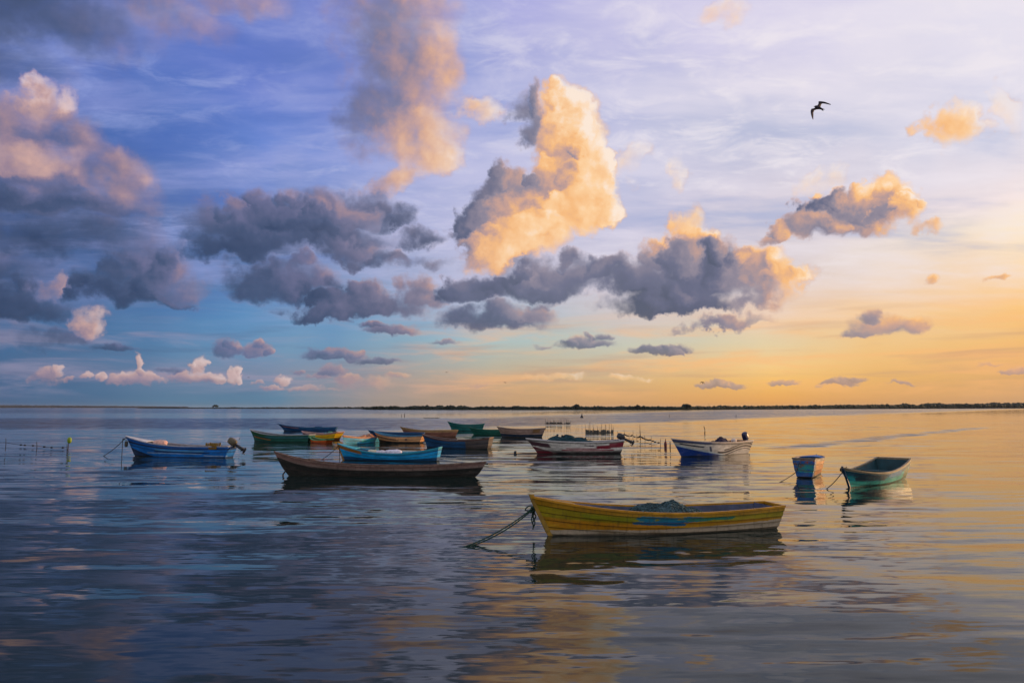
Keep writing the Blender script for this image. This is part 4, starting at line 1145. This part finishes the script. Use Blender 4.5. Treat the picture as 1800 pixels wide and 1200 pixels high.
# bow fender of the blue boat
o = bpy.data.objects
bm = bmesh.new(); add_super(bm, (0, 0, 0), (0.09, 0.06, 0.17), 0.6, 0.7)
tag(mesh_obj('boat_fender', bm, plain("grey_fender", (70, 70, 66), 0.8, 0.2, 8), None, True, at_dist(222, 780, bd - 0.12)), 'grey fender hanging below the bow of the bright blue boat', 'fender')

# ------------------------------------------------------------------ stakes, markers and net fences
STAKE_M = plain("wet_stake", (50, 42, 36), 0.85, 0.35, 8)
NET_M = net_material("fence_net", (44, 46, 46), (104, 100, 94))
ROPE_M = plain("tarred_rope", (40, 38, 36), 0.85, 0.3, 12)

def stake_mesh(bm, top, r, lean=(0, 0), depth=0.4):
    add_tube(bm, [Vector((lean[0] * t, lean[1] * t, -depth + (top + depth) * t)) + Vector((0.02 * math.sin(3 * t), 0, 0)) for t in (0, .25, .5, .75, 1)], r, 6, taper=0.6)

def stake_fence(label, pa, pb, n_, hts, r, net_h, seed):
    a, b_ = ground(*pa), ground(*pb)
    root = empty('stake_fence', a)
    tag(root, label, 'fence', 'net fences on stakes')
    rnd = random.Random(seed)
    for i in range(n_):
        t = (i + rnd.uniform(-0.3, 0.3)) / (n_ - 1)
        bm = bmesh.new()
        stake_mesh(bm, rnd.uniform(*hts), r * rnd.uniform(0.7, 1.2), (rnd.uniform(-.12, .12), rnd.uniform(-.1, .1)))
        mesh_obj('stake', bm, STAKE_M, root, loc=(b_ - a) * t)
    if net_h:
        bm = bmesh.new()
        m_ = n_ * 4
        hs = [net_h * (0.12 if rnd.random() < 0.15 else rnd.uniform(0.75, 1.1)) for _ in range(m_ + 1)]
        rows_ = []
        for i in range(m_ + 1):
            x0 = (b_ - a) * (i / m_)
            rows_.append([bm.verts.new(x0 + Vector((0, y_, z))) for y_, z in ((-0.015, -0.1), (-0.015, hs[i]), (0.015, hs[i]), (0.015, -0.1))])
        for r0, r1 in zip(rows_, rows_[1:]):
            for k in range(4): bm.faces.new((r0[k], r0[(k + 1) % 4], r1[(k + 1) % 4], r1[k]))
        bm.faces.new(rows_[0][::-1]); bm.faces.new(rows_[-1])
        mesh_obj('net', bm, NET_M, root)
    return root
stake_fence('crowded far stake fence left of the netted stakes', (960, 745), (1002, 745), 12, (0.5, 0.9), 0.04, 0.32, 1)
stake_fence('netted stake fence with tall poles right of centre', (1029, 760.5), (1078, 760), 13, (0.55, 1.0), 0.026, 0.34, 2)
stake_fence('faint low row of stakes farthest out, above the green boats', (745, 735), (772, 735), 9, (0.15, 0.4), 0.05, 0.12, 3)

def stake_line(label, pts, seed, hts, r, floats=True):
    """a line of stakes joined by a slack rope with small floats"""
    P_ = [ground(*p) for p in pts]
    root = empty('stake_line', P_[0])
    tag(root, label, 'stake line', 'stake lines with rope')
    rnd = random.Random(seed)
    tops = []
    for p, hh in zip(P_, hts):
        bm = bmesh.new()
        stake_mesh(bm, hh, r, (rnd.uniform(-.06, .06), rnd.uniform(-.06, .06)))
        mesh_obj('stake', bm, STAKE_M, root, loc=p - P_[0])
        tops.append(p - P_[0] + Vector((0, 0, hh * 0.42)))
    bm = bmesh.new()
    fb = bmesh.new()
    for a, b_ in zip(tops, tops[1:]):
        pp = [a.lerp(b_, i / 8) - Vector((0, 0, 0.06 * math.sin(math.pi * i / 8))) for i in range(9)]
        add_tube(bm, pp, 0.016, 5)
        for i in (2, 4, 5, 7):
            if rnd.random() < 0.7: add_super(fb, pp[i], (0.10, 0.05, 0.055), 0.9, 0.9, seg=8, ring=5)
    mesh_obj('rope', bm, ROPE_M, root)
    if floats: mesh_obj('net_floats', fb, ROPE_M, root)['kind'] = 'stuff'
    else: fb.free()
    return root
stake_line('receding line of thin stakes with rope floats right of the red striped boat', [(1086, 766), (1092, 767), (1098, 768), (1105, 769), (1112, 770.5), (1119, 772), (1126, 774), (1134, 775.5), (1144, 778), (1160, 783)], 4,
           (0.5, 0.35, 0.7, 0.4, 0.75, 0.45, 0.9, 0.5, 0.55, 0.5), 0.022)
stake_line('stake line with dark rope reaching the green marker at the left edge', [(-40, 780), (10, 783), (65, 788), (117, 791)], 6, (0.5, 0.55, 0.45, 0.42), 0.03)

# green float on its pole
mp_ = ground(118, 791)
root = tag(empty('marker_pole', mp_), 'yellow green float on a pole at the left edge', 'marker')
bm = bmesh.new(); stake_mesh(bm, 0.62, 0.03, (0.08, 0))
mesh_obj('pole', bm, STAKE_M, root)
bm = bmesh.new(); add_super(bm, (0.12, 0, 0.64), (0.13, 0.12, 0.20), 0.8, 0.9)
mesh_obj('float', bm, plain("lime_float", (124, 150, 20), 0.5, 0.25, 6), root, True)
# red marker
rp = ground(1170, 784)
root = tag(empty('marker_buoy', rp), 'dark red pointed buoy left of the blue and white boat', 'buoy')
bm = bmesh.new()
add_super(bm, (0, 0, 0.10), (0.11, 0.11, 0.26), 0.9, 1.0)
mesh_obj('buoy_body', bm, plain("red_buoy", (104, 42, 44), 0.6, 0.25, 6), root, True)
bm = bmesh.new(); add_tube(bm, [(0, 0, 0.30), (0, 0, 0.46), (0.01, 0, 0.54)], 0.045, 8, taper=0.3)
mesh_obj('buoy_top', bm, plain("red_buoy_top", (120, 60, 44), 0.6, 0.2, 6), root)
def lone_stake(px, py, hh, r, label, bend=0.0):
    bm = bmesh.new()
    add_tube(bm, [Vector((bend * math.sin(t * 3.0), 0, -0.3 + (hh + 0.3) * t)) for t in [i / 8 for i in range(9)]], r, 7, taper=0.55)
    return tag(mesh_obj('stake', bm, STAKE_M, loc=ground(px, py)), label, 'stake', 'lone stakes in the lagoon')
lone_stake(1237, 761, 0.74, 0.06, 'curved lone stake above the blue and white boat', 0.14)
lone_stake(1178, 785, 0.36, 0.05, 'short stake touching the blue bow beside the red buoy')
lone_stake(1177, 733, 0.9, 0.07, 'thin far stake near the shore, right of the cone buoy')
lone_stake(1294, 733, 0.8, 0.09, 'far stake near the shore, rightmost of the lone stakes')
lone_stake(706, 732, 0.8, 0.09, 'left one of two far stakes above the buff rail boat')
lone_stake(711, 732, 1.0, 0.12, 'right one of two far stakes above the buff rail boat')
lone_stake(1037, 755, 0.95, 0.04, 'tall thin stake behind the netted fence')
lone_stake(1125, 760, 0.9, 0.03, 'slender stake just beyond the receding stake line')
# cone buoy and a small float
cp = ground(1023, 734)
root = tag(empty('cone_buoy', cp), 'dark cone buoy far out before the tree line', 'buoy')
bm = bmesh.new(); add_super(bm, (0, 0, 0.1), (0.5, 0.5, 0.3), 0.8, 1.0)
mesh_obj('buoy_body', bm, MOTOR, root, True)
bm = bmesh.new(); add_tube(bm, [(0, 0, 0.25), (0, 0, 0.7), (0, 0, 1.15)], 0.34, 10, taper=0.15)
mesh_obj('buoy_top', bm, MOTOR, root)
bm = bmesh.new(); add_super(bm, (0, 0, 0.05), (0.10, 0.08, 0.12), 0.8, 0.9)
tag(mesh_obj('mooring_float', bm, MOTOR, None, True, ground(906, 797)), 'small black float left of the red striped boat', 'float')

# ------------------------------------------------------------------ far shore with mangroves
def shore_profile(px):
    """distance of the shore, height of the tree tops, by photograph column"""
    pts = [(-400, 3600, 714.2), (120, 3200, 714.6), (250, 2600, 714.8), (330, 2000, 715.4), (630, 1500, 714.6), (650, 960, 712.6), (760, 840, 712.4), (950, 820, 712.8), (1200, 900, 712.6), (1400, 1200, 711.0), (1600, 1700, 708.8), (1800, 2400, 706.2), (2300, 4000, 703.0)]
    for (a, da, ta), (b, db, tb) in zip(pts, pts[1:]):
        if a <= px <= b:
            t = (px - a) / (b - a)
            d = 1 / ((1 - t) / da + t / db)
            return d, (1 - t) * ta + t * tb
    return pts[-1][1:]
FOREST_M = None
def leaf_mat(name, a, b_):
    m_, n, p = principled(name)
    tc = n.new('ShaderNodeTexCoord').outputs['Object']
    n.put(p.inputs['Base Color'], n.mixc(n.mapr(n.noise(tc, 0.12, 4.0, 0.6)[0], 0.3, 0.7), a, b_))
    p.inputs['Roughness'].default_value = 0.9
    return m_
FOREST_M = leaf_mat("mangrove_leaves", (0.008, 0.016, 0.012), (0.022, 0.036, 0.022))
rnd = random.Random(5)
def clump(bm, c, r, seed, sq=0.8):
    """ragged low clump of foliage"""
    n0 = len(bm.verts)
    ret = bmesh.ops.create_icosphere(bm, subdivisions=1, radius=1.0)
    for v_ in ret['verts']:
        k = 1 + 0.45 * mnoise.noise(v_.co * 1.9 + Vector((seed * 3.1, seed, 0)))
        v_.co = Vector((v_.co.x * r * k, v_.co.y * r * k, v_.co.z * r * sq * k)) + c
bm = bmesh.new()
px = 245.0
while px < 2300:
    d, top = shore_profile(px)
    hgt = CAM_H + (HZ - top) * d / F
    x = (px - 900) / F * d
    gap = mnoise.noise(Vector((px * 0.02, 0, 0)))
    for k in range(2):
        hh = hgt * (0.78 + 0.45 * mnoise.noise(Vector((px * 0.05, k * 5.0, 1.0))) + rnd.uniform(-0.12, 0.12))
        r = max(1.2, hh * rnd.uniform(0.42, 0.6))
        clump(bm, Vector((x + rnd.uniform(-r, r), d + k * r * 1.3 + rnd.uniform(0, 3), max(0.3, hh - r * 0.8))), r, rnd.uniform(0, 90))
    if rnd.random() < 0.8:
        clump(bm, Vector((x, d - 1.0, hgt * 0.22)), hgt * 0.36, rnd.uniform(0, 90), 0.6)
    px += 1.5
tag(mesh_obj('mangrove_forest', bm, FOREST_M), 'dark low mangrove belt along the far shore', 'forest', kind='stuff')
# shore: a low bank of mud under the trees
bm = bmesh.new()
prev = None
px = 240.0
while px <= 2400:
    d, top = shore_profile(min(2299, max(-399, px)))
    x0 = (px - 900) / F
    low = 1.0 if px > 240 else 0.35
    cur = [bm.verts.new((x0 * (d + e), d + e, z)) for e, z in ((-6, -0.3), (0, 0.5 * low), (14, 1.4 * low), (160, 1.6 * low), (420, 0.6 * low))]
    if prev:
        for k in range(4): bm.faces.new((prev[k], cur[k], cur[k + 1], prev[k + 1]))
    prev = cur
    px += 20
tag(mesh_obj('shore', bm, plain("shore_mud", (46, 48, 40), 0.9, 0.3, 0.05)), 'low muddy far shore', 'shore', kind='structure')
# distant headland at the left; the air's blue haze is put into its colour
bm = bmesh.new()
px = -300.0
while px < 330:
    d = 7200 + px * 1.5
    t = min(1, max(0, (330 - px) / 330))
    hh = CAM_H + (2.0 + 2.8 * t) * d / F
    for k in range(2):
        clump(bm, Vector(((px - 900) / F * d + rnd.uniform(-8, 8), d + 20 * k, hh * 0.35)), hh * rnd.uniform(0.55, 0.75), rnd.uniform(0, 90), 0.9)
    px += 2.2
tag(mesh_obj('headland', bm, leaf_mat("haze_blue_scrub", (0.012, 0.026, 0.046), (0.020, 0.036, 0.058))), 'faint bluish headland at the left horizon', 'headland', kind='structure')
def far_tree(px, top, w, label):
    d, _ = shore_profile(px)
    d -= 3
    hgt = CAM_H + (HZ - top) * d / F
    r = w * d / F / 2
    root = tag(empty('mangrove_tree', Vector(((px - 900) / F * d, d, 0.4))), label, 'tree', 'tall trees on the far shore')
    bm = bmesh.new()
    for k in range(5):
        add_tube(bm, [(0.25 * math.cos(k * 1.3), 0.25 * math.sin(k * 1.3), -0.4), (0.1 * math.cos(k * 1.3), 0.1 * math.sin(k), hgt * 0.35), (r * 0.5 * math.cos(k * 1.3), r * 0.5 * math.sin(k * 1.3), hgt * 0.7)], 0.22, 6, taper=0.5)
    mesh_obj('trunk', bm, TIMBER_DARK, root)
    bm = bmesh.new()
    q = random.Random(int(px))
    for k in range(26):
        a_, e_ = q.uniform(0, 6.28), q.uniform(0, 1)
        clump(bm, Vector((r * 0.75 * math.sqrt(e_) * math.cos(a_), r * 0.6 * math.sqrt(e_) * math.sin(a_), hgt * (0.45 + 0.42 * (1 - e_ * 0.8) * q.uniform(0.6, 1)))), r * q.uniform(0.22, 0.34), q.uniform(0, 90), 0.8)
    mesh_obj('crown', bm, FOREST_M, root)
far_tree(381, 711.5, 12, 'leftmost round tree on the thin left shore')
far_tree(1013, 709.8, 13, 'round tree on the tree line above the cone buoy')
far_tree(1205, 710.2, 20, 'broad domed tree on the far shore, right of centre')
far_tree(1120, 711.4, 12, 'low domed tree between two taller ones on the far shore')

# ------------------------------------------------------------------ birds
BIRD_M = plain("bird_plumage", (58, 48, 62), 0.8, 0.35, 14)
def bird_mesh(lower=True, fold=1.0):
    """a tern seen from below; metres, facing -x, wings bent at the wrist. body, wings and tail are one skin"""
    s = 0.0198 / 21.8 * 0.97
    bm = bmesh.new()
    def P_(X, Y, dep): return Vector(((X - 600) * s, dep, -(Y - 520) * s))
    def plate(lead, trail, dep, th):
        top, bot = [], []
        for (l_, t_, dd) in zip(lead, trail, dep):
            l0, t0 = P_(*l_, dd), P_(*t_, dd + 0.015)
            m0 = l0.lerp(t0, 0.35)
            top.append([bm.verts.new(l0), bm.verts.new(m0 + Vector((0, -th, 0))), bm.verts.new(t0)])
            bot.append([top[-1][0], bm.verts.new(m0 + Vector((0, th, 0))), top[-1][2]])
        for i in range(len(top) - 1):
            for k in range(2):
                f = bm.faces.new((top[i][k], top[i + 1][k], top[i + 1][k + 1], top[i][k + 1])); f.smooth = True
                f = bm.faces.new((bot[i][k + 1], bot[i + 1][k + 1], bot[i + 1][k], bot[i][k])); f.smooth = True
        for q in (0, -1):
            vs_ = [top[q][0], top[q][1], top[q][2], bot[q][1]]
            try: bm.faces.new(vs_)
            except ValueError: pass
    up = ([(560, 470), (640, 370), (668, 245), (760, 235), (900, 250), (1020, 285), (1110, 322), (1178, 352)],
          [(720, 560), (735, 470), (790, 345), (850, 322), (950, 332), (1040, 345), (1115, 360), (1180, 366)], [0.0, .03, .06, .07, .08, .09, .095, .10], 0.010)
    lo = ([(500, 520), (420, 575), (318, 605), (275, 690), (275, 800), (290, 910), (315, 1010), (345, 1070)],
          [(640, 600), (540, 620), (440, 665), (392, 760), (386, 850), (376, 950), (368, 1030), (358, 1072)], [0.0, -.03, -.06, -.07, -.08, -.09, -.095, -.10], 0.010)
    plate(*up); plate(*lo)
    # body rings from beak to tail
    body = [(428, 486, 2), (470, 482, 16), (510, 490, 44), (560, 508, 62), (620, 530, 62), (690, 560, 46), (760, 588, 30), (820, 605, 22)]
    prev = None
    for (X, Y, rr) in body:
        c = P_(X, Y, 0.0)
        ring = [bm.verts.new(c + Vector((0.25 * rr * s * math.sin(a_), rr * s * math.cos(a_), rr * s * math.sin(a_)))) for a_ in [2 * math.pi * k / 10 for k in range(10)]]
        if prev:
            for k in range(10):
                f = bm.faces.new((prev[k], prev[(k + 1) % 10], ring[(k + 1) % 10], ring[k])); f.smooth = True
        else: bm.faces.new(ring[::-1])
        prev = ring
    bm.faces.new(prev)
    plate([(770, 575), (830, 592), (885, 600)], [(760, 615), (820, 610), (880, 606)], [0, 0, 0], 0.008)
    plate([(760, 600), (790, 625), (822, 655)], [(730, 605), (770, 640), (818, 668)], [0, 0, 0], 0.008)
    bmesh.ops.recalc_face_normals(bm, faces=bm.faces)
    return bm
bird = mesh_obj('tern', bird_mesh(), BIRD_M)
bird.location = at_dist(1410 + 600 / 21.8, 165 + 520 / 21.8, 25.0)
bird.scale = (1, 1, 1)
tag(bird, 'dark tern gliding with bent wings high at the right', 'bird', 'birds in flight')
for (px, py, wpx, roll, yaw, lb) in ((1235, 672, 11, 50, 30, 'small bird flying over the little grey cloud low at right'), (785, 654, 4.5, 40, -20, 'tiny bird left of centre low over the horizon'),
                                     (888, 672, 5, 55, 10, 'tiny bird near centre low over the horizon'), (1246, 710, 4, 35, 60, 'tiny bird just above the domed tree'), (437, 663, 4, 50, 20, 'tiny bird beside the pink horizon clouds at left'),
                                     (421, 771, 8, -10, 70, 'small bird flying behind the olive outboard')):
    dist = 0.95 * F / wpx
    if py > 760: dist, sc_ = 60.0, 60.0 * wpx / (0.95 * F)
    else: sc_ = 1.0
    c = bird.copy(); COL.objects.link(c)
    c.location = at_dist(px, py, dist)
    c.rotation_euler = (R(12), R(roll), R(yaw))
    c.scale = (sc_,) * 3
    c['label'] = lb

# ------------------------------------------------------------------ evening air over the lagoon
bm = bmesh.new()
add_box(bm, (-14600, -14600, -1.6), (14600, 14600, 40.0))
hm = bpy.data.materials.new("evening_haze")
hm.use_nodes = True
ht = hm.node_tree
ht.nodes.clear()
hv = ht.nodes.new('ShaderNodeVolumePrincipled')
hv.inputs['Density'].default_value = 0.00002
hv.inputs['Color'].default_value = (0.78, 0.82, 0.92, 1)
ht.links.new(hv.outputs[0], ht.nodes.new('ShaderNodeOutputMaterial').inputs['Volume'])
tag(mesh_obj('haze', bm, hm), kind='stuff')
